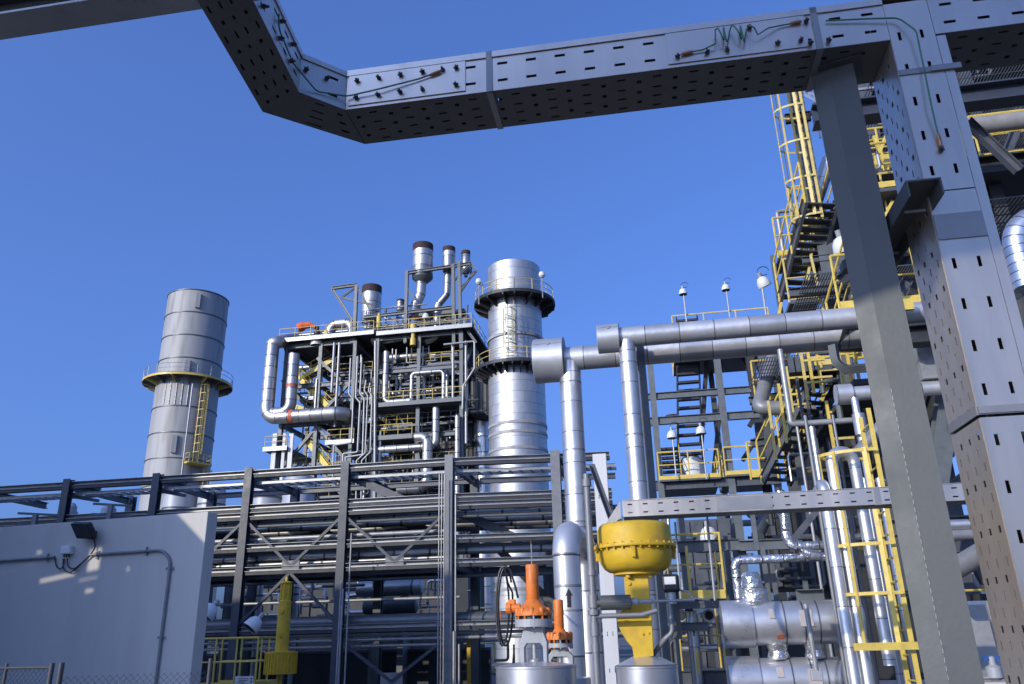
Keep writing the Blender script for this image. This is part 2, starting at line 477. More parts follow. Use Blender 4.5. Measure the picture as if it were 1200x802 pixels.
# ================================================================== world, light, ground
SUN_AZ, SUN_EL = R(44), R(19)        # sun behind the viewer, off to the left
sun_dir = V((-math.sin(SUN_AZ) * math.cos(SUN_EL), -math.cos(SUN_AZ) * math.cos(SUN_EL), math.sin(SUN_EL)))
w = bpy.data.worlds.new('World'); S.world = w; w.use_nodes = True
nt = w.node_tree
sky = nt.nodes.new('ShaderNodeTexSky'); sky.sky_type = 'NISHITA'; sky.sun_disc = False
sky.sun_elevation = SUN_EL
sky.sun_rotation = math.atan2(sun_dir.x, sun_dir.y)
sky.altitude = 0; sky.air_density = 0.85; sky.dust_density = 5.0; sky.ozone_density = 6.5
bg = nt.nodes['Background']; bg.inputs[1].default_value = 0.15
gm = nt.nodes.new('ShaderNodeGamma'); gm.inputs[1].default_value = 0.75
wb = nt.nodes.new('ShaderNodeMix'); wb.data_type = 'RGBA'; wb.blend_type = 'MULTIPLY'; wb.inputs[0].default_value = 1; wb.inputs[7].default_value = (0.87, 1.10, 1.74, 1)
nt.links.new(sky.outputs[0], gm.inputs[0]); nt.links.new(gm.outputs[0], wb.inputs[6]); nt.links.new(wb.outputs[2], bg.inputs[0])
sl = bpy.data.lights.new('sun', 'SUN'); sl.energy = 2.15; sl.angle = R(0.5); sl.color = (1.0, 0.925, 0.79)
so = bpy.data.objects.new('sun', sl); COL.objects.link(so)
so.rotation_euler = (-sun_dir).to_track_quat('-Z', 'Y').to_euler()
so.location = sun_dir * 100
S.view_settings.view_transform = 'Standard'; S.view_settings.look = 'None'
S.view_settings.gamma = 1.0; S.view_settings.exposure = 0.55
S.view_settings.use_curve_mapping = False
S.render.engine = 'CYCLES'
S.cycles.max_bounces = 6; S.cycles.diffuse_bounces = 3; S.cycles.glossy_bounces = 4

gr = MB(); gr.v = [V((-3000, -3000, 0)), V((3000, -3000, 0)), V((3000, 3000, 0)), V((-3000, 3000, 0))]; gr.face([0, 1, 2, 3])
o = gr.build('ground', 'ground'); o['kind'] = 'structure'

# ================================================================== overhead cable tray
ZB, ZT = 3.90, 4.095
TD = V((0.9875, -0.1579, 0)); TN = V((0.1579, 0.9875, 0))      # along the tray, into the plant
def ft(x): return V((-0.726, 2.92, 0)) + TD * x                # front bottom edge, x metres from the bend
TW = 0.262
XV0, XV1 = 2.29, 2.455                                          # the riser's front between these
XEND = 4.6
tray = thing('cable_tray', 'perforated stainless cable tray running overhead with a riser dropping down beside the galvanised post', 'cable tray', V((XV0 * TD.x - 0.726, 2.56, 0)))
def slots_row(L, rows, pitch, ln, hw, H, off=0.5, stagger=0.0, skip=None):
    out = []; k = int(L / pitch)
    for i in range(k):
        for ri, rv in enumerate(rows):
            c = (i + off + (stagger if ri % 2 else 0)) * pitch
            if c + ln > L or c - ln < 0: continue
            if skip and skip(c): continue
            out.append(((c - ln / 2) / L, (c + ln / 2) / L, (rv - hw / 2) / H, (rv + hw / 2) / H))
    return out
def zz(p, z): return V((p.x, p.y, z))
H = ZT - ZB
def wall_slots(L, skip=None): return slots_row(L, (0.05, 0.138), 0.125, 0.044, 0.0135, H, skip=skip)
def bottom_slots(L):
    out = []
    k = int(L / 0.075)
    for i in range(k):
        c = (i + 0.5) * 0.075
        rows = (0.035, 0.105, 0.165, 0.232) if i % 2 else (0.06, 0.13, 0.2)
        for r_ in rows:
            ln = 0.036 if i % 2 else 0.019; hw = 0.0115 if i % 2 else 0.019
            if c - ln / 2 > 0 and c + ln / 2 < L: out.append(((c - ln / 2) / L, (c + ln / 2) / L, (r_ - hw / 2) / TW, (r_ + hw / 2) / TW))
    return out
# straight run left of the riser, in two lengths, then right of it
def straight(x0, x1, name, fs=True):
    L = x1 - x0
    a, b = ft(x0), ft(x1)
    sk = None
    MB().perf(zz(a, ZB), zz(b, ZB), zz(b, ZT), zz(a, ZT), wall_slots(L)).build('front_wall', 'tray', tray, solid=0.003)
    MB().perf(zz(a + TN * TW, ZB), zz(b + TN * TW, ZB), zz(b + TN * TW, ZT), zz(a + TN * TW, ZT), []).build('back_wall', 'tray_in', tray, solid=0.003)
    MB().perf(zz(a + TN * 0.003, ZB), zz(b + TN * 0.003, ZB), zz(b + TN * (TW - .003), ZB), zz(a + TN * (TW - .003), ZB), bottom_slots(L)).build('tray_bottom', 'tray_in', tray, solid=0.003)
    c = MB(); c.box(zz((a + b) / 2 + TN * TW / 2, ZT + 0.006), (b - a) / 2, TN * (TW / 2 + 0.008), UP * 0.003)
    c.box(zz((a + b) / 2 - TN * 0.0065, ZT - 0.009), (b - a) / 2, TN * 0.0015, UP * 0.012)
    c.build('tray_cover', 'tray', tray)
straight(0.02, 0.655, 'a'); straight(0.66, XV0 - 0.002, 'b'); straight(XV1 + 0.002, XEND, 'c')
# T piece over the riser
a, b = ft(XV0), ft(XV1)
MB().box(zz((a + b) / 2 + TN * TW / 2, ZT + 0.006), (b - a) / 2 * 0.99, TN * (TW / 2 + 0.008), UP * 0.003).build('tray_cover', 'tray', tray)
MB().perf(zz(a + TN * TW, ZB), zz(b + TN * TW, ZB), zz(b + TN * TW, ZT), zz(a + TN * TW, ZT), []).build('back_wall', 'tray_in', tray, solid=0.003)
# bend: horizontal elbow towards the viewer
I = [zz(ft(0.017), ZB), onz(350, 108, ZB), onz(315, 38, ZB)]
O = [zz(ft(0.017) + TN * TW, ZB), onz(308, 131, ZB), onz(234, 12, ZB)]
di = (I[2] - I[1]).normalized()
I[2] = I[1] + di * 1.9; O[2] = O[1] + di * 2.0
nI = V((di.y, -di.x, 0)).normalized()
if nI.dot(I[1] - O[1]) < 0: nI = -nI
O[2] = O[1] + di * (I[2] - O[1]).dot(di)
for k in range(2):
    a, b, c_, d_ = I[k], I[k + 1], O[k + 1], O[k]
    L = (b - a).length
    MB().perf(zz(a, ZB), zz(b, ZB), zz(c_, ZB), zz(d_, ZB), bottom_slots(L)).build('tray_bottom', 'tray_in', tray, solid=0.003)
    MB().perf(zz(a, ZB), zz(b, ZB), zz(b, ZT), zz(a, ZT), wall_slots(L)).build('front_wall', 'tray', tray, solid=0.003)
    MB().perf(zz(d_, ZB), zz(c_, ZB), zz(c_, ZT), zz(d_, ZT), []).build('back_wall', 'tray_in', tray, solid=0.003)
    cm = MB(); q = [a, b, c_, d_]
    cen = (a + b + c_ + d_) / 4
    cm.v = [zz(p, z) for z in (ZT + 0.003, ZT + 0.009) for p in q]
    for f in ((0, 1, 2, 3), (7, 6, 5, 4), (0, 4, 5, 1), (1, 5, 6, 2), (2, 6, 7, 3), (3, 7, 4, 0)): cm.face(list(f))
    e = (b - a).normalized(); nn = V((e.y, -e.x, 0))
    if nn.dot(a - d_) < 0: nn = -nn
    cm.box(zz((a + b) / 2 + nn * 0.0065, ZT - 0.009), (b - a) / 2, nn * 0.0015, UP * 0.012)
    cm.build('tray_cover', 'tray', tray)
# riser
rb = lambda x, dep, z: zz(ft(x) + TN * dep, z)
RD = 0.27
def riser(z0, z1, t, sl=True):
    L = z1 - z0; w_ = XV1 - XV0
    MB().perf(rb(XV0, t, z0), rb(XV0, t, z1), rb(XV1, t, z1), rb(XV1, t, z0), slots_row(L, (0.035, 0.118), 0.155, 0.041, 0.0125, w_, off=0.55)).build('front_wall', 'tray', tray, solid=0.003)
    side = []
    k = int(L / 0.05)
    for i in range(k):
        c = (i + 0.5) * 0.05
        for r_ in ((0.04, 0.12, 0.2) if i % 2 else (0.075, 0.16, 0.235)):
            ln, hw = (0.03, 0.010) if i % 3 else (0.022, 0.02)
            side.append(((c - ln / 2) / L, (c + ln / 2) / L, (r_ - hw / 2) / RD, (r_ + hw / 2) / RD))
    MB().perf(rb(XV0, 0.004, z0), rb(XV0, 0.004, z1), rb(XV0, RD, z1), rb(XV0, RD, z0), side).build('side_wall', 'tray', tray, solid=0.003)
    MB().perf(rb(XV1, 0.004, z0), rb(XV1, 0.004, z1), rb(XV1, RD, z1), rb(XV1, RD, z0), []).build('side_wall', 'tray_in', tray, solid=0.003)
    MB().perf(rb(XV0, RD, z0), rb(XV0, RD, z1), rb(XV1, RD, z1), rb(XV1, RD, z0), []).build('back_wall', 'tray_in', tray, solid=0.003)
riser(3.205, ZT - 0.02, 0.0); riser(2.36, 3.20, 0.0); riser(0.02, 2.35, 0.0)
fl = MB()
fl.box(rb(XV1 + 0.018, 0.0, 1.96), TD * 0.016, TN * 0.0015, UP * 1.93); fl.box(rb(XV1 + 0.035, 0.009, 1.96), TD * 0.0015, TN * 0.010, UP * 1.93)
fl.build('edge_lip', 'tray', tray)
# strap bands and splice plates
def band_f(x, z0=ZB - 0.006, z1=ZT + 0.012):
    m = MB(); m.box(zz(ft(x) - TN * 0.006, (z0 + z1) / 2), TD * 0.013, TN * 0.002, UP * (z1 - z0) / 2)
    m.box(zz(ft(x) + TN * TW / 2, z0 - 0.001), TD * 0.013, TN * (TW / 2), UP * 0.002)
    m.build('strap_band', 'band', tray)
band_f(0.665); band_f(2.02)
for z in (3.735, 3.055, 2.375):
    m = MB(); m.box(rb((XV0 + XV1) / 2, -0.005, z), TD * (XV1 - XV0) / 2 * 1.0, TN * 0.002, UP * (0.012 if z != 3.055 else 0.05))
    if z < 2.5: m.box(rb(XV0 - 0.005, RD / 2, z), TD * 0.002, TN * RD / 2, UP * 0.016)
    m.build('strap_band', 'band', tray)
m = MB(); m.box(rb(XV1 + 0.005, -0.009, 3.735), TD * 0.055, TN * 0.003, UP * 0.012); m.build('strap_band', 'band', tray)
for (x0, x1) in ((0.03, 0.56), (1.42, 1.98)):
    m = MB(); m.box(zz(ft((x0 + x1) / 2) - TN * 0.0055, (ZB + ZT) / 2 - 0.004), TD * (x1 - x0) / 2, TN * 0.0015, UP * 0.078); m.build('splice_plate', 'tray', tray)
# bolts with wing nuts through the splice plates
M['bolt_dark'] = nmat('dull_zinc_bolt', (.09, .09, .095), .5, .4, .2, 40)
bp = None
def bolt(p, n):
    global bp
    if bp is None:
        mb = MB(); mb.cyl(V((0, 0, 0)), V((0, -0.007, 0)), 0.0095, 10); mb.cyl(V((0, -0.007, 0)), V((0, -0.022, 0)), 0.005, 8)
        mb.bar(V((-0.011, -0.012, 0.004)), V((0.011, -0.012, -0.004)), 0.005, 0.006)
        bp = mb.build('bolt', 'bolt_dark'); bp.parent = tray; bp.scale = (1.0,) * 3; b = bp
    else:
        b = bp.copy(); COL.objects.link(b); b.parent = tray
    b.location = p - tray.location
    b.rotation_euler = (random.uniform(-.1, .1), random.uniform(-1, 1), math.atan2(n.x, -n.y))
    return b
for i, x in enumerate((0.07, 0.17, 0.27, 0.37, 0.46, 0.52)):
    for z in (3.948, 4.038):
        if (i, z) != (4, 3.948): bolt(zz(ft(x), z) - TN * 0.007, -TN)
for x in (1.46, 1.58, 1.66, 1.76, 1.86, 1.95):
    bolt(zz(ft(x), 3.945 if int(x * 100) % 4 else 4.04) - TN * 0.007, -TN)
for x, z in ((1.985, 4.035), (1.985, 3.925), (2.055, 3.925)): bolt(zz(ft(x), z) - TN * 0.008, -TN)
for k, fr_ in ((0, .45), (1, .07), (1, .14), (1, .23), (0, .9)):
    e = (I[k + 1] - I[k]).normalized(); nn = V((e.y, -e.x, 0))
    if nn.dot(I[k] - O[k]) < 0: nn = -nn
    p = I[k] + (I[k + 1] - I[k]) * fr_
    for z in ((3.95, 4.035) if k else (4.02,)): bolt(zz(p, z) + nn * 0.004, nn)
bolt(rb(2.37, -0.004, 3.37), -TN)

# earthing wires with copper lugs
def wire(label, pts, r=0.0034, lugs=(), loc=None):
    P = pts
    t = thing('earthing_wire', label, 'wire', P[0])
    MB().tube(fillet(P, 0.05, 5), r, 8).build('wire_strand', 'green', t)
    for (p, q) in lugs: MB().tube([p, p + (q - p) * .3, p + (q - p) * .8, q], [0.005, 0.007, 0.007, 0.0045], 10).build('copper_lug', 'copper', t)
fz = lambda x, z, o=0.016: zz(ft(x) - TN * o, z)
Lb = lambda fr_, z: zz(I[1] + (I[2] - I[1]) * fr_, z) + V((0.012, -0.006, 0))
wire('green earth wire bridging the corner of the overhead tray to a copper lug', [Lb(.16, 4.03), Lb(.155, 3.97), Lb(.06, 3.95), zz(I[0] * .4 + I[1] * .6, 3.93) - TN * .014, fz(0.03, 3.955, .02), fz(0.16, 3.965, .025), fz(0.35, 4.0), fz(0.42, 4.018)], lugs=[(fz(0.40, 4.012), fz(0.455, 4.028))])
coil = [fz(1.50, 3.955), fz(1.56, 3.957), fz(1.615, 3.968, .03)]
random.seed(3)
for k in range(4 * 8 + 3):
    a = 2 * math.pi * k / 8; q_ = 1 + .35 * math.sin(k * .9)
    coil.append(zz(ft(1.62 + 0.0042 * k + .012 * math.sin(a * .5)) - TN * (0.034 + 0.016 * math.sin(a)), 4.0 + .006 * math.sin(k * .4) + 0.034 * q_ * math.cos(a)))
coil += [fz(1.785, 3.985, .03), fz(1.83, 4.012, .03), fz(1.88, 4.028), fz(1.935, 4.031)]
t = thing('earthing_wire', 'green earth wire wound in a spring coil between two copper lugs on the overhead tray', 'wire', coil[0])
MB().tube(coil, 0.0032, 8).build('wire_strand', 'green', t)
for p, q in ((fz(1.475, 3.95), fz(1.525, 3.956)), (fz(1.92, 4.032), fz(1.965, 4.034))): MB().tube([p, p + (q - p) * .3, p + (q - p) * .8, q], [0.005, 0.007, 0.007, 0.0045], 10).build('copper_lug', 'copper', t)
wire('green earth wire curving from the overhead tray down the face of the riser', [fz(2.06, 4.025, .012), fz(2.2, 4.006), fz(2.33, 3.985, .02), fz(2.375, 3.9, .035), fz(2.375, 3.73, .022), fz(2.365, 3.55, .03), fz(2.37, 3.42, .014)], lugs=[(fz(2.37, 3.435, .014), fz(2.372, 3.385, .012))])

# ================================================================== galvanised post carrying the tray, and its arm
cb = onz(985, 95, ZB)
pc = onpl(1034, 407, ft(1.9) + TN * 0.12, TN); px_, py_ = pc.x, pc.y
post = thing('support_post', 'tall galvanised steel post standing under the overhead cable tray', 'post', (px_, py_, 0))
m = MB()
e1 = V((math.cos(R(-24)), math.sin(R(-24)), 0)); e2 = V((-e1.y, e1.x, 0))
# lipped channel: wide web towards the viewer's right, flange to the left
pw, pd, th = 0.098, 0.085, 0.006
c0 = V((px_, py_, 0))
prof2 = [(0, 0), (pw, 0), (pw, pd), (pw - th, pd), (pw - th, th), (th, th), (th, pd), (0, pd)]
oo = len(m.v)
for z in (0.0, ZB - 0.012):
    for (x, y) in prof2: m.v.append(c0 + e1 * x + e2 * y + UP * z)
nq = len(prof2)
for i in range(nq): m.face([i, (i + 1) % nq, nq + (i + 1) % nq, nq + i])
m.face(list(range(nq))[::-1]); m.face(list(range(nq, 2 * nq)))
# spread left flange
m.build('post_web', 'galv', post)
fl2 = MB(); dl = V((math.cos(R(148)), math.sin(R(148)), 0)); dn = V((-dl.y, dl.x, 0))
fl2.box(c0 + dl * 0.0325 + e2 * .002 + UP * (ZB - 0.012) / 2, dl * 0.034, dn * 0.003, UP * (ZB - 0.012) / 2); fl2.build('post_flange', 'galv', post)
wl = MB()
for i in range(95): wl.box(c0 - e2 * 0.001 + e1*0.001 + UP * (0.05 + i * 0.026), e1 * 0.0008, e2 * 0.0008, UP * 0.007)
wl.build('weld_line', 'light_steel', post)
hd = MB(); hd.box(c0 + e1 * pw / 2 + e2 * pd / 2 + UP * (ZB - 0.007), e1 * 0.085, e2 * 0.075, UP * 0.004); hd.build('head_plate', 'galv', post)
# channel arm jutting between post and riser
arm = thing('bracket_arm', 'dark galvanised channel bracket jutting out beside the riser of the overhead tray', 'bracket', onpl(1075, 262, ft(2.25) - TN * 0.02, TN))
pA = onpl(1084, 219, ft(2.2) - TN * 0.12, TN); pB = onz(1046, 316, pA.z)
pB = pA + TN * (pB - pA).dot(TN)
m = MB(); m.chan(pA, pB, 0.065, 0.118, 0.006, up=TD); m.build('channel', 'galv', arm)
m = MB(); m.box(pA.lerp(pB, .9) + UP * 0.0 - TD * 0.06, TD * 0.09, TN * 0.03, UP * 0.02); m.build('clamp_block', 'galv', arm)
for f_ in (0.22, 0.72):
    p = pA.lerp(pB, f_) - UP * 0.012; m = MB(); m.cyl(p - TD * 0.03, p + TD * 0.045, 0.006, 8); m.build('stud', 'light_steel', arm)
# steel beam crossing the top left corner
q0 = onz(0, 46, ZB + 0.02); q1 = onz(300, 0, ZB + 0.02)
bd = (q1 - q0).normalized(); q0 = q0 - bd * 1.2; q1 = q1 + bd * 0.9
bn = V((-bd.y, bd.x, 0))
if bn.y > 0: bn = -bn
beam = thing('steel_beam', 'grey steel beam crossing the top left corner overhead', 'beam', q0)
m = MB(); m.chan(q0 + bn * 0.05 + UP * 0.09, q1 + bn * 0.05 + UP * 0.09, 0.10, 0.16, 0.008); m.build('beam_section', 'galv', beam)
m = MB(); m.box((q0 + q1) / 2 + bn * 0.06 + UP * 0.0, (q1 - q0) / 2, bn * 0.06, UP * 0.005); m.build('beam_flange', 'light_steel', beam)

# small perforated tray crossing behind the post
s0, s1 = W(730, 603, 8.6), W(1145, 569, 8.6)
s1.z = s0.z = (s0.z + s1.z) / 2
st = thing('cable_tray', 'small perforated cable tray crossing level behind the galvanised post', 'cable tray', s0)
sd = (s1 - s0).normalized(); sn_ = V((-sd.y, sd.x, 0)); L = (s1 - s0).length; sh = 0.165
m = MB().perf(s0 - UP * sh / 2, s1 - UP * sh / 2, s1 + UP * sh / 2, s0 + UP * sh / 2, slots_row(L, (0.04, 0.125), 0.16, 0.05, 0.014, sh)); m.build('front_wall', 'tray', st, solid=0.004)
m = MB().perf(s0 - UP * sh / 2 + sn_ * .3, s1 - UP * sh / 2 + sn_ * .3, s1 + UP * sh / 2 + sn_ * .3, s0 + UP * sh / 2 + sn_ * .3, []); m.build('back_wall', 'tray_in', st, solid=0.004)
m = MB().box((s0 + s1) / 2 - UP * (sh / 2 + .001) + sn_ * .15, (s1 - s0) / 2, sn_ * .148, UP * .002); m.build('tray_bottom', 'tray_in', st)
m = MB().box((s0 + s1) / 2 + UP * (sh / 2 + .005) + sn_ * .15, (s1 - s0) / 2, sn_ * .16, UP * .003); m.build('tray_cover', 'tray', st)
m = MB(); m.box(s0 + sd * 1.25 - sn_ * .004, sd * .28, sn_ * .002, UP * .07); m.build('splice_plate', 'band', st); m = MB(); m.box(s0 + sd * 2.55 - sn_ * .004, sd * .03, sn_ * .003, UP * .088); m.build('splice_plate', 'band', st)
# end of the small tray dips down behind the yellow actuator
m = MB(); e = s0 - sd * 0.02; m.v = [e - UP * sh / 2, e + UP * sh / 2, e - sd * .12 - UP * (sh / 2 + .10), e - sd * .2 - UP * (sh / 2 + .1)]; m.face([0, 1, 3, 2]); m.build('end_piece', 'tray', st, solid=0.004)
# ================================================================== grey wall with its fittings
a = W(244, 599.5, 11.8); b = onz(0, 618, a.z)
wd = (b - a).normalized(); wn = V((wd.y, -wd.x, 0))
if wn.y > 0: wn = -wn                            # faces the viewer
WTH = 0.26; WL = 9.0
wall = thing('concrete_wall', 'grey rendered blast wall slab at the lower left', 'wall', (a.x, a.y, 0))
m = MB(); c = a + wd * WL / 2 - wn * WTH / 2
m.box(V((c.x, c.y, a.z / 2)), wd * WL / 2, wn * WTH / 2, UP * a.z / 2); m.build('slab', 'wall', wall, bevel=0.012)
def onw(px, py, off=0.0): return onpl(px, py, a + wn * off, wn)
# floodlight
p = onw(110, 627, 0)
fl_ = thing('floodlight', 'black floodlight tilted on the top of the grey wall', 'floodlight', p)
c = onw(99, 621, 0.22); dr = (wn * 0.75 - UP * 0.62 + wd * 0.15).normalized(); up_ = (UP * 0.8 + wn * 0.6).normalized(); sd_ = dr.cross(up_).normalized(); up_ = sd_.cross(dr)
m = MB(); h = MB()
o = 0
for (k, sx, sy) in ((0.05, .20, .14), (-0.03, .19, .13), (-0.09, .12, .08)):
    for (i, j) in ((-1, -1), (1, -1), (1, 1), (-1, 1)): m.v.append(c + dr * k + sd_ * sx * i + up_ * sy * j)
for l in range(2):
    for i in range(4): m.face([l * 4 + i, l * 4 + (i + 1) % 4, l * 4 + 4 + (i + 1) % 4, l * 4 + 4 + i])
m.face([8, 9, 10, 11])
hs = m.build('lamp_housing', 'black', fl_, bevel=0.008)
MB().box(c + dr * 0.047, sd_ * .185, up_ * .125, dr * .004).build('lamp_glass', 'lens', fl_)
m = MB(); m.tube(fillet([p + wn * 0.01, p + wn * 0.10, c - dr * 0.07], .05), 0.016, 8); m.box(p + wn * .012, wd * .06, UP * .06, wn * .012); m.build('lamp_bracket', 'black', fl_)
# junction box and flexible cables
p = onw(79, 645, 0.05)
jb = thing('junction_box', 'small white junction box under the floodlight on the grey wall', 'junction box', p)
MB().box(p, wd * .10, UP * .065, wn * .05).build('box_body', 'white', jb, bevel=0.012)
MB().box(p + wn * .052, wd * .085, UP * .05, wn * .004).build('box_lid', 'white', jb, bevel=0.003)
for dx in (-.05, 0.0, .05): MB().cyl(p - UP * .065 + wd * dx, p - UP * .11 + wd * dx, .014, 8).build('cable_gland', 'black', jb)
def cable(label, px, off=0.045, r=0.011, mat='black', name='cable', cat='cable'):
    P = [onw(x, y, off) for x, y in px]
    t = thing(name, label, cat, P[0]); MB().tube(fillet(P, .12, 6), r, 8).build('cable_run', mat, t); return t
cable('black cable looping from the floodlight down to the conduit end', [(110, 630), (112, 642), (106, 650), (99, 657), (90, 666), (82, 672), (74, 668), (74, 655)])
cable('short black cable dipping between junction box and right hand conduit', [(79, 655), (79, 664), (86, 668), (96, 660), (106, 651)])
cable('black cable curling from the left conduit into the junction box', [(64, 653), (66, 664), (71, 668), (75, 662), (75, 655)])
cc = thing('conduit', 'long steel conduit on the grey wall bending down near its right edge', 'conduit', onw(105, 650.5, .03))
P = [onw(105, 650.5, .035), onw(187, 645, .035), onw(203, 662, .035)]; P.append(V((P[1].x + (onw(202, 660).x - P[1].x), 0, 0))); 
q1 = onw(199.5, 660, .035); pt = onw(201, 646, .035); pt = V((q1.x, q1.y, P[1].z))
run = fillet([P[0], pt, V((q1.x, q1.y, 0))], .28, 8)
MB().tube(run, .023, 12).build('conduit_run', 'conduit', cc)
for f_ in (0.03, .24, .38, .60, .9):
    q, d = _along(run, f_); m = MB(); m.cyl(q - d * .018, q + d * .018, .034, 12); m.bar(q + d.cross(wn) * .07, q - d.cross(wn) * .07, .036, .012, up=wn); m.build('saddle_clip', 'conduit', cc)
cc = thing('conduit', 'short steel conduit entering from the left edge along the grey wall', 'conduit', onw(64, 653, .03))
run = [onw(64, 653, .035), onw(-90, 664, .035)]; MB().tube(run, .023, 12).build('conduit_run', 'conduit', cc)
q, d = _along(run, .05); m = MB(); m.cyl(q - d * .018, q + d * .018, .034, 12); m.bar(q + UP * .07, q - UP * .07, .036, .012, up=wn); m.build('saddle_clip', 'conduit', cc)

M['fence_dark'] = nmat('weathered_fence_wire', (.07, .075, .08), .5, .2, .15, 8)
# ================================================================== chain link fence in front of the wall
fa = W(-30, 764, 9.2); fb_ = W(62, 773, 8.9); fb_.z = fa.z = 1.52
fc = W(245, 792, 9.8)
fence = thing('chain_link_fence', 'dark chain link fence in front of the grey wall', 'fence', (fb_.x, fb_.y, 0))
def link(p, q, z1, z0=0.05, pitch=0.075):
    m = MB(); L = (q - p).length; d = (q - p).normalized(); hh = z1 - z0
    k = int((L + hh) / pitch)
    for s in (1, -1):
        for i in range(k):
            x0 = i * pitch - hh
            u0, u1 = x0, x0 + hh; a0, a1 = 0.0, hh
            if u0 < 0: a0 = -u0; u0 = 0
            if u1 > L: a1 = hh - (u1 - L); u1 = L
            if a1 - a0 < 0.02: continue
            if s < 0: b0, b1 = hh - a0, hh - a1
            else: b0, b1 = a0, a1
            m.tube([zz(p + d * u0, z0 + b0), zz(p + d * u1, z0 + b1)], 0.0022, 3, caps=False)
    return m
link(fa, fb_, 1.50).build('wire_mesh', 'fence_dark', fence); link(fb_ + (fc - fb_).normalized() * .12, fc, 1.42).build('wire_mesh', 'fence_dark', fence)
MB().cyl(zz(fa, 1.52), zz(fb_, 1.52), .017, 8).build('top_rail', 'fence_dark', fence)
for p, r in ((fa.lerp(fb_, .45), .02), (fb_, .03), (fb_ + (fc - fb_).normalized() * .1, .034), (fc, .026)):
    MB().cyl(zz(p, 0), zz(p, 1.57), r, 10).build('fence_post', 'fence_dark', fence)
m = MB(); p = fa.lerp(fb_, .45); m.cyl(zz(p, 1.5), zz(p - TD * .1, .9), .012, 6); m.build('brace', 'fence_dark', fence)

# ================================================================== yellow diaphragm actuator on its valve
D0 = 7.0
top = W(742, 617, D0); ax = V((top.x, top.y, 0))
k = mpx(1, W(744, 650, D0))
zf = W(745, 642, D0).z; zt = W(742, 614, D0).z; zb = W(745, 671, D0).z
act = thing('valve_actuator', 'big yellow domed diaphragm actuator standing on a yellow yoke', 'valve actuator', ax)
r1 = 43 * k
MB().lathe(ax, [(0.001, zt + .012), (r1 * .45, zt + .010), (r1 * .86, zt - .004), (r1 * .96, zt - .025), (r1, zt - .06), (r1, zf + .012), (r1 * 1.0, zf + .01)], n=56).build('upper_dome', 'yellow', act)
MB().lathe(ax, [(r1, zf - .01), (r1 * .99, zf - .07), (r1 * .95, zf - .13), (r1 * .86, zb + .03), (r1 * .74, zb + .005), (r1 * .5, zb), (0.001, zb)], n=56).build('lower_dome', 'yellow', act)
MB().lathe(ax, [(r1 * .97, zf + .013), (r1 * 1.115, zf + .013), (r1 * 1.12, zf + .011), (r1 * 1.12, zf - .011), (r1 * 1.115, zf - .013), (r1 * .97, zf - .013)], n=56).build('bolt_flange', 'yellow', act)
b0 = None
for i in range(28):
    w_ = 2 * math.pi * i / 28
    q = ax + V((math.cos(w_), math.sin(w_), 0)) * r1 * 1.065
    if b0 is None:
        mb = MB(); mb.cyl(V((0, 0, -.028)), V((0, 0, .026)), .0095, 6); b0 = mb.build('bolt', 'yellow'); b0.parent = act; o = b0
    else:
        o = b0.copy(); COL.objects.link(o); o.parent = act
    o.location = V((q.x, q.y, zf)) - act.location
for w_ in (-1.75, -.12, 3.05):
    q = ax + V((math.cos(w_), math.sin(w_), 0)) * r1 * 1.03
    MB().box(V((q.x, q.y, zf - .055)), V((.014, 0, 0)), V((0, .014, 0)), UP * .05).build('lifting_lug', 'yellow', act, bevel=.004)
MB().lathe(ax, [(r1 * .62, zb + .004), (r1 * .62, zb - .022), (r1 * .5, zb - .026), (r1 * .3, zb - .026)], n=32).build('base_ring', 'yellow', act)
for w_ in (-2.2, -.9): 
    q = ax + V((math.cos(w_), math.sin(w_), 0)) * r1 * .48
    MB().cyl(V((q.x, q.y, zb - .05)), V((q.x, q.y, zb + .01)), .022, 10).build('bolt', 'yellow', act)
# yoke plates, outline taken in its own plane
def plate(outline, off, t, name, mat, par):
    m = MB(); n_ = len(outline)
    for o_ in (off, off + t):
        for (x, y) in outline: m.v.append(onpl(x, y, ax - GB * .10, GB) + GB * (o_))
    m.face(list(range(n_))); m.face(list(range(n_, 2 * n_))[::-1])
    for i in range(n_): m.face([i, n_ + i, n_ + (i + 1) % n_, (i + 1) % n_])
    return m.build(name, mat, par, bevel=.003)
yo = [(731, 673), (759, 672), (762, 704), (763, 712), (766, 769), (743, 772), (741, 759), (735, 752), (729, 743), (724, 733), (724, 724), (728, 716), (734, 710), (733, 704)]
yk = plate(yo, 0.0, .012, 'yoke_plate', 'yellow', act)
plate(yo, 0.17, .012, 'yoke_plate', 'yellow', act)
for (x, y, r) in ((737, 684, .016), (734, 729, .018), (753, 743, .009), (748, 716, .007), (757, 715, .007), (760, 742, .007)):
    q = onpl(x, y, ax - GB * .10, GB); MB().cyl(q, q - GB * .014, r, 10).build('bolt', 'yellow', act)
q = onpl(746, 690, ax - GB * .10, GB); MB().cyl(V((ax.x, ax.y, zb)), V((ax.x, ax.y, W(750, 770, D0).z)), .024, 12).build('stem', 'cast', act)
# insulated body under it
ab = W(757.5, 783, D0); zc = ab.z; rb_ = 36 * mpx(1, ab)
bd_ = thing('insulated_valve_body', 'round silver insulation can carrying the yellow actuator', 'valve body', (ab.x, ab.y, 0))
MB().lathe(V((ab.x, ab.y, 0)), [(rb_, 0), (rb_, zc), (rb_ * 1.02, zc + .004), (rb_ * 1.02, zc + .018)], n=48).build('can_shell', 'clad_drum', bd_)
MB().lathe(V((ab.x, ab.y, 0)), [(rb_ * 1.02, zc + .018), (rb_ * .45, zc + .085), (.09, zc + .09), (.001, zc + .09)], n=48).build('can_top', 'clad_drum', bd_)
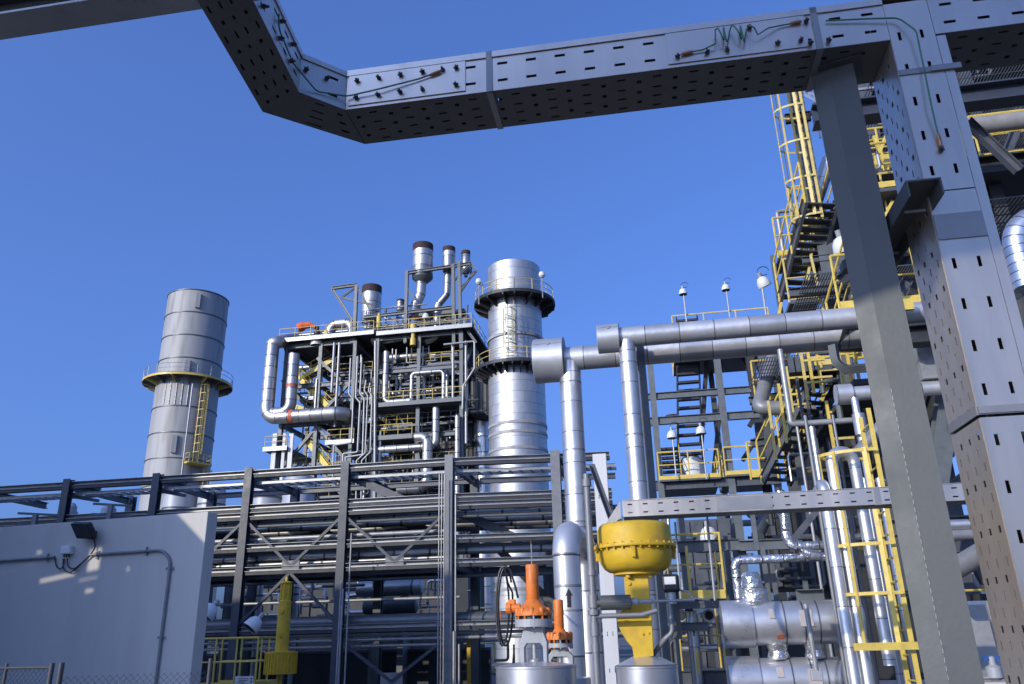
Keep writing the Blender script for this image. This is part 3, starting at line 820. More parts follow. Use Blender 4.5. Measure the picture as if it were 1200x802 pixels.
# positioner with its tubing
pb = W(786, 684, D0 - .05)
po = thing('valve_positioner', 'black instrument box with a white face beside the yellow yoke', 'positioner', pb)
MB().box(pb, GA * .07, GB * .06, UP * .07).build('instrument_case', 'black', po, bevel=.02)
MB().box(pb + UP * .02 - GB * .062 - GA * .005, GA * .045, GB * .004, UP * .03).build('gauge_face', 'paper', po)
MB().cyl(pb - UP * .07, pb - UP * .16, .035, 12).build('air_filter', 'cast', po)
q = pb - UP * .08 - GA * .02
MB().tube(fillet([q, q - UP * .30, q - UP * .34 - GA * .06, q - UP * .46 - GA * .17 + GB * .1], .1), .02, 10).build('air_hose', 'conduit', po)
MB().tube(fillet([pb - UP * .05 + GA * .05, pb - UP * .07 + GA * .14, pb - UP * .12 + GA * .16, pb - UP * .14 + GA * .3], .03), .008, 8).build('air_tube', 'light_steel', po)
MB().box(pb + GB * .1 - UP * .18 + GA * .02, GA * .035, GB * .01, UP * .25).build('mounting_plate', 'galv', po)
# horizontal cylinder across the yoke and the standpipe on its left
sp_ = W(690, 612, 6.75)
stp = thing('conduit_standpipe', 'upright grey conduit with couplings left of the yellow actuator', 'conduit', (sp_.x, sp_.y, 0))
zz0 = W(683, 556, 6.75).z
MB().cyl(V((sp_.x, sp_.y, 0)), V((sp_.x, sp_.y, zz0)), .028, 14).build('conduit_run', 'conduit', stp)
for py, h_, r_ in ((566, .03, .04), (672, .02, .037), (705, .05, .042), (718, .02, .048), (738, .05, .038), (760, .03, .034)):
    z = W(692, py, 6.75).z; MB().cyl(V((sp_.x, sp_.y, z - h_)), V((sp_.x, sp_.y, z + h_)), r_, 14).build('coupling', 'conduit', stp)
za = W(696, 707, 6.75).z; q = V((sp_.x, sp_.y, za))
MB().tube([q, q + GA * .06, q + GA * .06, q + GA * .30], [.03, .03, .058, .058], 18, smooth=False).build('air_cylinder', 'galv', stp)
MB().tube([q + GA * .30, q + GA * .30, q + GA * .36, q + GA * .36, q + GA * .47, q + GA * .47, q + GA * .80], [.03, .03, .03, .02, .02, .01, .01], 12, smooth=False).build('rod', 'light_steel', stp)
MB().tube([q - UP * .10 + GA * .02, q - UP * .10 + GA * .38, q - UP * .07 + GA * .5], .02, 10).build('lower_tube', 'conduit', stp)
# ================================================================== two orange actuators
def orange(label, D, cx, yt, yc, yb, yg, yy, rc, rf, ybase, arch, side=True):
    p = W(cx, yc, D); A0 = V((p.x, p.y, 0)); k = mpx(1, p)
    z = lambda y: W(cx, y, D).z
    t = thing('valve_actuator', label, 'valve actuator', A0)
    MB().lathe(A0, [(rc * k * .9, z(yc) - .03), (rc * k, z(yc) - .02), (rc * k, z(yt) - .01), (rc * k * .93, z(yt)), (.001, z(yt))], n=28).build('spring_can', 'orange', t)
    MB().lathe(A0, [(rf * k, z(yb)), (rf * k, z(yb - 2)), (rf * k * .92, z(yb - 7)), (rf * k * .72, z((yb + yc) / 2 - 1)), (rc * k * 1.3, z(yc + 3)), (rc * k * 1.02, z(yc))], n=28).build('bell_housing', 'orange', t)
    for i in range(10):
        w_ = 2 * math.pi * i / 10 + .2; d = V((math.cos(w_), math.sin(w_), 0)); q = A0 + d * rf * k * .86
        MB().lathe(V((q.x, q.y, 0)), [(.026, z(yb - 1)), (.026, z(yb - 7)), (.016, z(yb - 9)), (.001, z(yb - 9.5))], n=12).build('housing_boss', 'orange', t)
    MB().lathe(A0, [(rf * k * .85, z(yb) + .001), (rf * k * .85, z(yb + 4.2))], n=28).build('gap_ring', 'black', t)
    MB().lathe(A0, [(.001, z(yb + 4)), (rf * k * 1.0, z(yb + 4)), (rf * k * 1.0, z(yg)), (rf * k * .55, z(yg)), (.001, z(yg))], n=32, smooth=False).build('grey_flange', 'cast', t)
    for i in range(12):
        w_ = 2 * math.pi * i / 12; q = A0 + V((math.cos(w_), math.sin(w_), 0)) * rf * k * .93
        MB().cyl(V((q.x, q.y, z(yg) - .012)), V((q.x, q.y, z(yb) + .01)), .009, 6).build('bolt', 'orange' if i % 3 else 'cast', t)
    # yoke: two legs joined under the flange
    w0, w1 = arch
    zt_, zm, zb_ = z(yg), z(yy), z(ybase)
    ol = [(-w0 * .72, zt_), (w0 * .72, zt_), (w0 * .8, (zt_ + zm) / 2), (w1 + .005, zm - .01), (w1, zb_), (w1 - .034, zb_), (w1 - .036, zm - .05), (w1 - .06, zm - .015), (-w1 + .06, zm - .015), (-w1 + .036, zm - .05), (-w1 + .034, zb_), (-w1, zb_), (-w1 - .005, zm - .01), (-w0 * .8, (zt_ + zm) / 2)]
    m = MB(); n_ = len(ol)
    for o_ in (-.05, .05):
        for (x, zz_) in ol: m.v.append(A0 + GA * x + GB * o_ + UP * zz_)
    m.face(list(range(n_))); m.face(list(range(n_, 2 * n_))[::-1])
    for i in range(n_): m.face([i, n_ + i, n_ + (i + 1) % n_, (i + 1) % n_])
    m.build('yoke', 'cast', t, bevel=.006)
    MB().lathe(A0, [(.02, zm - .02), (.02, zb_ + .06), (.045, zb_ + .05), (.06, zb_ + .0), (.075, zb_ - .03)], n=18).build('stem', 'light_steel', t)
    if side:
        q = A0 + UP * z(yc + 9) - GA * rf * k * 1.05
        MB().tube([q - GA * .075, q - GA * .03, q - GA * .03, q + GA * .06], [.055, .055, .04, .04], 12, smooth=False).build('limit_switch', 'orange', t)
        MB().box(q - GA * .02 + UP * .055, GA * .035, GB * .03, UP * .025).build('switch_cover', 'orange', t, bevel=.008)
    return t, A0, z, k
t1, A1, z1_, k1 = orange('larger orange actuator with a side switch on a grey yoke above the silver drum', 8.0, 624.5, 662, 703, 722, 735, 752, 7.6, 21.5, 780, (.13, .125))
t2, A2, z2_, k2 = orange('smaller orange actuator on a grey yoke close to the arrow marked pipe', 8.8, 655.5, 703, 737, 750, 759, 768, 5.8, 15, 790, (.11, .13), side=False)
MB().tube([A1 + UP * z1_(662), A1 + UP * z1_(634)], .006, 6).build('indicator_rod', 'light_steel', t1)
MB().cyl(A1 + UP * z1_(637), A1 + UP * z1_(632), .014, 8).build('rod_tip', 'rust', t1)
q = W(628, 783, 8.0); r_ = 47 * mpx(1, q)
dt = thing('insulated_valve_body', 'wide silver insulation drum carrying the larger orange actuator', 'valve body', (q.x, q.y, 0))
MB().lathe(V((q.x, q.y, 0)), [(r_, 0), (r_, q.z), (r_ * 1.015, q.z + .004), (r_ * 1.015, q.z + .022)], n=56).build('drum_shell', 'clad_drum', dt)
MB().lathe(V((q.x, q.y, 0)), [(r_ * 1.015, q.z + .022), (r_ * .45, q.z + .05), (.09, q.z + .055), (.001, q.z + .055)], n=56).build('drum_top', 'clad_drum', dt)
r2 = .3; zt2 = z2_(791)
dt = thing('insulated_valve_body', 'smaller silver insulation drum carrying the smaller orange actuator', 'valve body', A2)
MB().lathe(A2, [(r2, 0), (r2, zt2 - .03), (.08, zt2), (.001, zt2)], n=40).build('drum_shell', 'clad_drum', dt)
# hanging hose loop
hl = []
for i in range(44):
    w_ = 2 * math.pi * i / 22 + 1.2
    hl.append(W(589 + (7.5 + (i > 21)) * math.sin(w_) + (i > 21) * 3.5, 711 - 46 * math.cos(w_), 9.0 + .05 * (i > 21)))
hl = [W(607, 700, 8.6), W(604, 688, 8.8)] + [W(598, 668, 9.0), W(591, 662, 9)] + hl
ho = thing('hanging_hose', 'black hose hung in a long narrow loop left of the orange actuators', 'hose', hl[0])
MB().tube(hl, .012, 8).build('hose_run', 'black', ho)

# ================================================================== pipe with the black arrow
q = W(664, 655, 9.6); rr = 16 * mpx(1, q)
ar = thing('insulated_pipe', 'thick silver standpipe marked with a black up arrow, bending back at the top', 'pipe', (q.x, q.y, 0))
zt = W(664, 640, 9.6).z
el = fillet([V((q.x, q.y, 0)), V((q.x, q.y, zt + .15)), V((q.x, q.y, zt + .15)) + GB * 1.3 + GA * .1, V((q.x, q.y, 0)) + GB * 1.3 + GA * .1], rr * 1.7, 9)
ji = 1
MB().tube(el[:2], rr, 32).build('pipe_run', 'clad_drum', ar)
MB().tube(el[1:11], rr * 1.03, 32).build('elbow_jacket', 'galv_cap', ar)
MB().tube(el[10:], rr, 32).build('pipe_run', 'clad_drum', ar)
for py in (650, 687, 716): 
    z = W(666, py, 9.6).z; MB().cyl(V((q.x, q.y, z - .012)), V((q.x, q.y, z + .012)), rr * 1.02, 32).build('jacket_band', 'band', ar)
# arrow wraps the jacket
am = MB(); zc = W(667, 702, 9.6).z; aw = mpx(1, W(667, 702, 9.6))
w0 = math.atan2(-1, -.02)
def cp(x, z): 
    w_ = w0 + x / rr; return V((q.x + math.cos(w_) * (rr + .003), q.y + math.sin(w_) * (rr + .003), zc + z))
xs = [-5, -2.4, 0, 2.4, 5]
am.v = [cp(-2.3 * aw, -10 * aw), cp(2.3 * aw, -10 * aw), cp(2.3 * aw, 3 * aw), cp(-2.3 * aw, 3 * aw), cp(-4.6 * aw, 2.5 * aw), cp(4.6 * aw, 2.5 * aw), cp(0, 11 * aw), cp(0, -10 * aw), cp(0, 3 * aw)]
for f in ((0, 7, 8, 3), (7, 1, 2, 8), (4, 3, 8, 6), (8, 2, 5, 6)): am.face(list(f))
am.build('arrow_mark', 'ink', ar)

# ================================================================== twin overhead mains with end caps
def main(label, D, p0, p1, r, cap, capr, capx):
    a_, b_ = W(*p0, D), W(*p1, D); b_.z = a_.z = (a_.z + b_.z) / 2
    b2 = a_ + (b_ - a_) * 1.35
    rad = r * mpx(1, a_)
    t = thing('insulated_pipe', label, 'pipe', a_)
    MB().tube([a_, b2], rad, 32).build('pipe_run', 'clad_d', t)
    d = (b_ - a_).normalized()
    c0 = a_ - d * cap * .6; m = MB(); m.tube([c0 + d * cap, c0 + d * cap, c0, c0 - d * .01, c0 - d * .01], [rad, capr, capr, capr * .97, 0.001], 36, caps=False, smooth=False)
    for f in range(len(m.sm)): m.sm[f] = True
    ob = m.build('end_cap', 'galv_cap', t)
    md = ob.modifiers.new('edge', 'EDGE_SPLIT'); md.split_angle = R(40)
    MB().cyl(c0 + d * cap * .0 - V((0, capr * 1.0, 0)), c0 - V((0, capr * 1.05, 0)), .03, 8).build('cap_clip', 'conduit', t) if False else None
    s = MB(); s.tube([c0 + d * .02 - GB * (capr * .86) + UP * capr * .5, c0 + d * cap - GB * (capr * .86) + UP * capr * .5], .008, 6); s.build('cap_seam', 'conduit', t)
    s = MB(); s.box(c0 + d * cap * .52 - GB * (capr * .88) + UP * capr * .5, d * .03, GB * .02, UP * .03); s.build('cap_latch', 'conduit', t)
    return t, a_, d, rad
mt, ma, md_, mr = main('upper of the two silver mains crossing behind the post, with a round end cap', 14.0, (716, 395), (1090, 367), 12, .40, 17 * mpx(1, W(709, 397, 14)), 0)
mt2, mb2, md2, mr2 = main('lower of the two silver mains, ending in the biggest end cap', 15.0, (648, 419), (1090, 390), 14, .60, 26 * mpx(1, W(634, 422, 15)), 0)
def drop(label, D, c, r, z0=0.0, mat='clad_s', par=None):
    p = W(*c, D); rad = r * mpx(1, p)
    t = thing('insulated_pipe', label, 'pipe', (p.x, p.y, z0))
    MB().cyl(V((p.x, p.y, z0)), V((p.x, p.y, p.z)), rad, 28).build('pipe_run', mat, t)
    return t, p, rad
# the drops meet the mains: put them on the mains' own axes
def drop_on(label, a_, d, px, py, r, z0=0.0):
    n_ = V((d.y, -d.x, 0)); p = onpl(px, py, a_ - GB * .02, n_)
    rad = r * mpx(1, p); t = thing('insulated_pipe', label, 'pipe', (p.x, p.y, z0))
    MB().cyl(V((p.x, p.y, z0)), V((p.x, p.y, a_.z - mr * .5)), rad, 28).build('pipe_run', 'clad_s', t)
    for zz_ in [a_.z - mr - .35 - i * 1.35 for i in range(4)]:
        if zz_ > z0 + .3: MB().cyl(V((p.x, p.y, zz_)), V((p.x, p.y, zz_ + .03)), rad * 1.015, 28).build('jacket_band', 'band', t)
    return t, p
drop_on('silver drop pipe hanging from the lower main beside its big end cap', mb2, md2, 668, 437, 12.6)
drop_on('silver drop pipe hanging from the upper main', ma, md_, 735, 408, 10, z0=0)
for px, D_ in ((752, 14.6),):
    p = W(px, 430, D_); t = thing('pipe_support', 'slim steel column close behind the upper main drop pipe', 'column', (p.x, p.y, 0))
    MB().ibeam(V((p.x, p.y, 0)), V((p.x, p.y, W(750, 404, D_).z)), .15, .15, .02, up=GB).build('column_section', 'grey_steel', t)
# pale riser tray behind
p = W(702, 532, 12.5); q2 = W(713, 760, 12.5)
t = thing('cable_riser', 'pale upright cable tray with rust stains behind the yellow actuator', 'cable tray', (p.x, p.y, 0))
w_ = 7.5 * mpx(1, p)
m = MB().perf(p - GA * w_ - UP * p.z, p - GA * w_, p + GA * w_, p + GA * w_ - UP * p.z, slots_row(p.z, (w_ * .6, w_ * 1.4), .5, .06, .012, 2 * w_)); m.build('tray_face', 'panel_white', t, solid=.005)
MB().box(p - GA * w_ - UP * p.z / 2 + GB * .06, GA * .004, GB * .06, UP * p.z / 2).build('tray_side', 'panel_white', t)
MB().box(p + GA * w_ - UP * p.z / 2 + GB * .06, GA * .004, GB * .06, UP * p.z / 2).build('tray_side', 'panel_white', t)
b_ = thing('knee_brace', 'dark diagonal brace over the yellow actuator', 'brace', W(714, 612, 9.0)); MB().ang(W(690, 546, 9.0), W(714, 612, 9.0), .07).build('brace_angle', 'dark_steel', b_)
# ================================================================== left flue stack
def at_axis(A0, px, py):          # height on a vertical axis seen at pixel row py
    n_ = V((A0.x - CAM.x, A0.y - CAM.y, 0)); return onpl(px, py, A0, n_).z
def ring_deck(A0, r0, r1, z, t, a0, a1, mat, par, name, n=40):
    m = MB(); m.lathe(A0, [(r0, z - t), (r1, z - t), (r1, z), (r0, z), (r0, z - t)], n=n, a0=a0, a1=a1, smooth=False); return m.build(name, mat, par)
def ring_rail(A0, r, z, a0, a1, h=1.15, rr=.03, n=28, mat='yellow_rail', par=None, step=1.7):
    P = [A0 + V((math.sin(a0 + (a1 - a0) * i / n) * r, -math.cos(a0 + (a1 - a0) * i / n) * r, z)) for i in range(n + 1)]
    m = MB(); m.tube([p + UP * h for p in P], rr, 6); m.tube([p + UP * h * .55 for p in P], rr * .8, 6)
    k = max(2, round(abs(a1 - a0) * r / step))
    for i in range(k + 1):
        a_ = a0 + (a1 - a0) * i / k; q = A0 + V((math.sin(a_) * r, -math.cos(a_) * r, z)); m.tube([q - UP * .1, q + UP * h], rr, 6)
    m.tube([p + UP * .08 for p in P], rr * 1.6, 5)
    return m.build('guard_rail', mat, par)
DS = 92.0
p = W(233, 352, DS); A0 = V((p.x, p.y, 0)); R0 = 33.4 * mpx(1, p); ZS = p.z
ls = thing('flue_stack', 'weathered dull grey flue stack at the far left with a yellow ladder', 'chimney stack', A0)
MB().lathe(A0, [(R0, 0), (R0, ZS), (R0 * .93, ZS), (R0 * .93, ZS - 3)], n=64).build('stack_shell', 'stack_grey', ls)
hA = lambda y, x=225: at_axis(A0, x, y)
fr = lambda y, x=225: onpl(x, y, A0 - V((0, R0, 0)), V((A0.x, A0.y, 0)).normalized()).z
for y in (343, 366, 393, 420, 477, 508, 538, 570):
    z = fr(y) if y > 343 else ZS - .1
    MB().lathe(A0, [(R0, z - .06), (R0 * 1.022, z - .06), (R0 * 1.022, z + .06), (R0, z + .06)], n=64, smooth=False).build('stiffener_ring', 'pipe_dark', ls)
toC = V((-A0.x, -A0.y, 0)).normalized()      # from the stack to the viewer
ac = math.atan2(toC.x, -toC.y)               # its bearing in ring_rail's measure
zd = hA(452)
def lathe_ang(a_): return a_                  # helper kept simple
dk = MB()
P0, P1 = [], []
n = 48
for i in range(n + 1):
    a_ = ac - 2.35 + 4.7 * i / n
    d = V((math.sin(a_), -math.cos(a_), 0)); P0.append(A0 + d * R0 * 1.01 + UP * zd); P1.append(A0 + d * R0 * 1.42 + UP * zd)
for i in range(n):
    o = len(dk.v); dk.v += [P0[i], P0[i + 1], P1[i + 1], P1[i], P0[i] - UP * .12, P0[i + 1] - UP * .12, P1[i + 1] - UP * .12, P1[i] - UP * .12]
    for f in ((0, 3, 2, 1), (4, 5, 6, 7), (3, 7, 6, 2)): dk.face([o + j for j in f])
dk.build('ring_platform', 'dark_steel', ls)
m = MB()
for i in range(n): m.bar(P1[i] - UP * .10, P1[i + 1] - UP * .10, .06, .26)
m.build('platform_fascia', 'yellow_rail', ls)
for i in range(0, n + 1, 4):
    d = (P1[i] - P0[i]).normalized(); m = MB(); o = 0
    m.v = [P0[i] - UP * .13, P1[i] - UP * .13, P1[i] - UP * .3, P0[i] - UP * .9]; s_ = V((-d.y, d.x, 0)) * .05
    m.v = [v + s_ for v in m.v] + [v - s_ for v in m.v]
    for f in ((0, 1, 2, 3), (7, 6, 5, 4), (0, 4, 5, 1), (1, 5, 6, 2), (2, 6, 7, 3)): m.face(list(f))
    m.build('platform_bracket', 'yellow_pale' if i % 8 else 'grey_steel', ls)
ring_rail(A0, R0 * 1.41, zd, ac - 2.35, ac + 2.35, par=ls, mat='light_steel', rr=.035, h=1.3)
for px in (193, 199, 206, 213, 220):          # stiffening bars under the platform
    q = onpl(px, 462, A0 + toC * R0 * 1.0, toC); x_ = q - A0; ux = x_.dot(V((-toC.y, toC.x, 0))); dpt = math.sqrt(max(0, R0 * R0 - ux * ux))
    q = A0 + V((-toC.y, toC.x, 0)) * ux + toC * (dpt + .03)
    MB().box(V((q.x, q.y, (hA(452) + hA(478)) / 2 - .8)), GA * .05, GB * .05, UP * (hA(452) - hA(478)) / 2).build('stiffener_bar', 'pipe_dark', ls)
def duct(px, y0, y1, w_):
    q = onpl(px, (y0 + y1) / 2, A0 + toC * R0, toC); ux = (q - A0).dot(V((-toC.y, toC.x, 0))); dpt = math.sqrt(max(0, R0 * R0 - ux * ux))
    q = A0 + V((-toC.y, toC.x, 0)) * ux + toC * (dpt + .1); z0_, z1_ = onpl(px, y1, q, toC).z, onpl(px, y0, q, toC).z
    MB().box(V((q.x, q.y, (z0_ + z1_) / 2)), V((-toC.y, toC.x, 0)) * w_, toC * .25, UP * (z1_ - z0_) / 2).build('lifting_bracket', 'stack_grey', ls)
duct(232, 344, 361, .28); duct(219, 422, 444, .3); duct(204, 510, 531, .28)
def ladder_on(A_, R_, px, y0, y1, label, cage=True, D_=None, zc=None, w_=.55, mat='yellow_rail', cw=1.0, st=.07):
    tc = V((-A_.x, -A_.y, 0)).normalized(); sx = V((-tc.y, tc.x, 0))
    q = onpl(px, (y0 + y1) / 2, A_ + tc * R_, tc); ux = (q - A_).dot(sx); dpt = math.sqrt(max(0, R_ * R_ - ux * ux)); q = A_ + sx * ux + tc * (dpt + .2)
    face = (q - A_); face.z = 0; face.normalize()
    z0_, z1_ = onpl(px, y1, q, tc).z, onpl(px, y0, q, tc).z
    return caged_ladder(label, V((q.x, q.y, max(z0_, 0))), z1_, face, width=w_, cage_from=1.5, hoop=1.1, far=True, cage_w=cw, strap=st, rung=.4, mat=mat), q, face
lad1, lq, lf = ladder_on(A0, R0, 234, 447, 545, 'upper yellow caged ladder on the weathered flue stack', w_=.7)
ladder_on(A0, R0, 236, 545, 640, 'lower yellow caged ladder on the weathered flue stack below the small landing', w_=.7)
ld = thing('landing', 'small yellow railed landing on the ladder of the weathered flue stack', 'platform', lq + UP * 0)
q = V((lq.x, lq.y, at_axis(lq, 230, 545))); sx = V((-lf.y, lf.x, 0))
MB().box(q + lf * .5, sx * 1.5, lf * .7, UP * .08).build('deck', 'yellow_rail', ld)
rail_mb([q - sx * 1.45 + lf * .1, q - sx * 1.45 + lf * 1.1, q + sx * 1.45 + lf * 1.1, q + sx * 1.45 + lf * .1], 1.2, 1.0, .04).build('guard_rail', 'yellow_rail', ld)
t, _, _ = pipe('riser_pipe', 'thin vertical pipe running down the weathered flue stack left of its ladder', 'pipe', DS - R0 - .3, [(226, 450), (213, 600)], 1.0, 'light_steel', group=None)

# ================================================================== middle stack
DM = 68.0
p = W(602, 317, DM); B0 = V((p.x, p.y, 0)); R1 = 30.5 * mpx(1, p); ZM = p.z
ms = thing('flue_stack', 'bright aluminium clad flue stack behind the big end cap', 'chimney stack', B0)
MB().lathe(B0, [(R1 * 1.03, 0), (R1 * 1.03, at_axis(B0, 605, 434)), (R1, at_axis(B0, 605, 433)), (R1, ZM), (R1 * .95, ZM), (R1 * .95, ZM - 4)], n=72).build('stack_shell', 'clad_stack', ms)
for y in (390, 494, 505, 524, 588, 640, 690):
    z = onpl(605, y, B0 + V((0, -R1, 0)), V((0, 1, 0))).z; MB().lathe(B0, [(R1, z - .12), (R1 * 1.055, z - .12), (R1 * 1.055, z + .12), (R1, z + .12)], n=72, smooth=False).build('stiffener_ring', 'stack_grey', ms)
toM = V((-B0.x, -B0.y, 0)).normalized(); am_ = math.atan2(toM.x, -toM.y)
def platform_ring(par, A_, R_, rout, z, a0, a1, tc, fascia='black_steel', railm='yellow_pale', under='black_steel'):
    n = 44; P0, P1 = [], []
    for i in range(n + 1):
        a_ = a0 + (a1 - a0) * i / n; d = V((math.sin(a_), -math.cos(a_), 0)); P0.append(A_ + d * R_ * 1.01 + UP * z); P1.append(A_ + d * rout + UP * z)
    m = MB()
    for i in range(n):
        o = len(m.v); m.v += [P0[i], P0[i + 1], P1[i + 1], P1[i], P0[i] - UP * .15, P0[i + 1] - UP * .15, P1[i + 1] - UP * .15, P1[i] - UP * .15]
        for f in ((0, 3, 2, 1), (4, 5, 6, 7), (3, 7, 6, 2)): m.face([o + j for j in f])
    m.build('ring_platform', under, par)
    m = MB()
    for i in range(n): m.bar(P1[i] - UP * .05, P1[i + 1] - UP * .05, .06, .3)
    m.build('platform_fascia', fascia, par)
    for i in range(0, n + 1, 3):
        d = (P1[i] - P0[i]).normalized(); s_ = V((-d.y, d.x, 0)) * .06; m = MB()
        v = [P0[i] - UP * .16, P1[i] - UP * .16, P1[i] - UP * .4, P0[i] - UP * .9]; m.v = [x + s_ for x in v] + [x - s_ for x in v]
        for f in ((0, 1, 2, 3), (7, 6, 5, 4), (0, 4, 5, 1), (1, 5, 6, 2), (2, 6, 7, 3)): m.face(list(f))
        m.build('platform_bracket', under, par)
    ring_rail(A_, rout * .98, z, a0, a1, par=par, mat=railm, rr=.035)
platform_ring(ms, B0, R1, R1 * 1.52, at_axis(B0, 603, 358), 0, 2 * math.pi, toM)
platform_ring(ms, B0, R1, R1 * 1.5, at_axis(B0, 605, 436), am_ - 2.6, am_ + .75, toM)
ladder_on(B0, R1, 598, 352, 425, 'pale caged ladder high on the bright aluminium clad stack', w_=.8, mat='ladder_pale', cw=1.2, st=.1)
for px, py, lb in ((561, 330, 'small lamp on a thin mast left of the bright stack top'), (635, 322, 'white lamp at the right of the bright stack top platform')):
    q = W(px, py, DM - 3); t = thing('mast_lamp', lb, 'lamp', q)
    MB().cyl(q - UP * 2.3, q, .05, 6).build('mast', 'light_steel', t); MB().lathe(q, [(.001, .3), (.25, .2), (.3, -.15), (.15, -.3), (.001, -.3)], n=12).build('lamp_head', 'white', t)
# ribbed box duct left of the middle stack
p = W(566, 490, 77); t = thing('clad_duct', 'tall silver duct with a grid of ribs left of the bright stack', 'duct', (p.x, p.y, 0))
w_ = 11 * mpx(1, p); MB().lathe(V((p.x, p.y, 0)), [(w_, 0), (w_, p.z), (.001, p.z)], n=40).build('duct_shell', 'clad_rib', t)

# ================================================================== grey vessels behind the rack
for px, pw_, y0, lb in ((210, 17, 584, 'grey cylindrical vessel directly in front of the weathered stack foot'), (249, 15.5, 579, 'grey cylindrical vessel right of the weathered stack foot'), (314, 16.5, 571, 'grey cylindrical vessel left of the tower, beside a rack post'), (351, 18, 566, 'broadest grey cylindrical vessel in front of the tower foot')):
    p = W(px, y0, 52); r_ = pw_ * mpx(1, p); B_ = V((p.x, p.y, 0)); z = p.z
    t = thing('storage_vessel', lb, 'vessel', B_)
    MB().lathe(B_, [(r_, 0), (r_, z), (r_ * .9, z + .35), (r_ * .5, z + .6), (.001, z + .7)], n=48).build('vessel_shell', 'tank_grey', t)
    for dz in (.8, 2.9, 5.0): MB().lathe(B_, [(r_, z - dz - .06), (r_ * 1.03, z - dz - .06), (r_ * 1.03, z - dz + .06), (r_, z - dz + .06)], n=48, smooth=False).build('stiffener_ring', 'dark_steel', t)
for px, py, lb in ((81, 597, 'small ribbed vent can poking above the grey wall'), (127, 600, 'squat dark roof vent above the grey wall')):
    p = W(px, py, 30); B_ = V((p.x, p.y, 0)); t = thing('vent_can', lb, 'vent', B_)
    MB().lathe(B_, [(.3, 0), (.3, p.z - .3), (.36, p.z - .3), (.36, p.z - .1), (.3, p.z - .1), (.3, p.z + .1), (.2, p.z + .25), (.001, p.z + .28)], n=24, smooth=False).build('can_shell', 'tank_grey', t)

# ================================================================== pipe rack (left run, then the bay right of the corner post)
DR = 25.0
posts_px = [(-25, 577), (80, 570), (185, 562), (293, 554), (406, 545), (527, 538)]
rk = thing('pipe_rack', 'dark blue grey steel pipe rack of posts, beams and braces crossing the lower left', 'pipe rack', W(527, 538, DR) * 1.0)
rk.location.z = 0
ptop = []
q = W(527, 538, DR); zr = q.z
for (px, py) in posts_px:
    # post foot stands on the rack's front line
    p = W(px, py, DR); ptop.append(V((p.x, p.y, zr)))
for p in ptop:
    MB().ibeam(V((p.x, p.y, 0)), V((p.x, p.y, zr + .12)), .27, .27, .035, up=GB).build('post', 'navy' if p is not ptop[-1] else 'rack_steel', rk)
q = W(651, 541, DR + .35); pr = V((q.x, q.y, zr))
MB().ibeam(V((pr.x, pr.y, 0)), V((pr.x, pr.y, zr + .12)), .3, .3, .03, up=GB).build('post', 'rack_steel', rk)
back = GB * 3.6
for p in ptop[1:] + [pr]:
    b_ = p + back
    MB().ibeam(V((b_.x, b_.y, 0)), V((b_.x, b_.y, zr + .1)), .28, .28, .035, up=GB).build('post', 'dark_steel', rk)
rows = [(541.5, .20, .17), (583.5, .22, .2), (593, .18, .18), (632, .22, .2), (660, .24, .2), (733, .24, .2)]       # rows at the corner post
zrow = [onpl(527, y, ptop[-1], GB).z for y, _, _ in rows]
L_ = ptop[0] - GA * 12; allp = [L_] + ptop + [pr, pr + (pr - ptop[-1]) * 0.55]
def eachbay(z, off, w_, h_, mat, nm='beam', i0=0, i1=None):
    for i in range(i0, len(allp) - 1 if i1 is None else i1):
        a_, b_ = zz(allp[i], z) + off, zz(allp[i + 1], z) + off; d = (b_ - a_).normalized() * .19
        MB().ibeam(a_ + d, b_ - d, w_, h_, .03).build(nm, mat, rk)
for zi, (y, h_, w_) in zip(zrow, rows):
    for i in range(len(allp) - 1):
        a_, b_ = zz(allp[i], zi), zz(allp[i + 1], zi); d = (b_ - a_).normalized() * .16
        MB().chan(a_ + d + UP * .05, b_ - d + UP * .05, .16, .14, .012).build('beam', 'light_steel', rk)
        MB().bar(a_ + d - UP * .075 + GB * .05, b_ - d - UP * .075 + GB * .05, .2, .11).build('beam', 'black_steel', rk)  # black bar stands in for the shaded underside of the pale beam
    eachbay(zi + .02, back, w_, h_, 'dark_steel', i0=3)
# cross beams over the depth and joists that show as a ladder of shadow
for p in ptop + [pr]:
    for zi in (zrow[0], zrow[1], zrow[3], zrow[4]):
        MB().ibeam(zz(p, zi - .02) + GB * .2, zz(p, zi - .02) + back - GB * .2, .18, .24, .03).build('cross_beam', 'dark_steel', rk)
def brace(a_, b_, w_=.09, off=V((0, 0, 0)), mat='navy'): MB().chan(a_ + off, b_ + off, w_, w_, .02, up=GB).build('brace', mat, rk)
for i in range(2, 5):
    a_, b_ = ptop[i], ptop[i + 1]; mid = (a_ + b_) / 2
    brace(zz(a_, zrow[2] - .1), zz(mid, zrow[4] + .1)); brace(zz(b_, zrow[2] - .1), zz(mid, zrow[4] + .1))
    if i == 3: 
        brace(zz(mid, zrow[4] - .1), zz(a_, zrow[5] + .1)); brace(zz(mid, zrow[4] - .1), zz(b_, zrow[5] + .1))
    if i >= 4:
        brace(zz(a_, zrow[5] - .3), zz(mid, .6)); brace(zz(b_, zrow[5] - .3), zz(mid, .6))
        MB().box(zz(mid, .6), GA * .35, GB * .02, UP * .25).build('gusset', 'rack_steel', rk)
    MB().box(zz(mid, zrow[4] + .08), GA * .3, GB * .03, UP * .2).build('gusset', 'rack_steel', rk)
    brace(zz(a_, zrow[1] + .2), zz(b_, zrow[3]), .3, GB * 1.8, 'black_steel')
    brace(zz(a_, zrow[3]), zz(mid, zrow[4]), .26, GB * 2.4, 'black_steel')
brace(zz(ptop[4], zrow[0] - .2), zz(ptop[4].lerp(ptop[5], .52), zrow[1] + .1), .26, GB * .6)
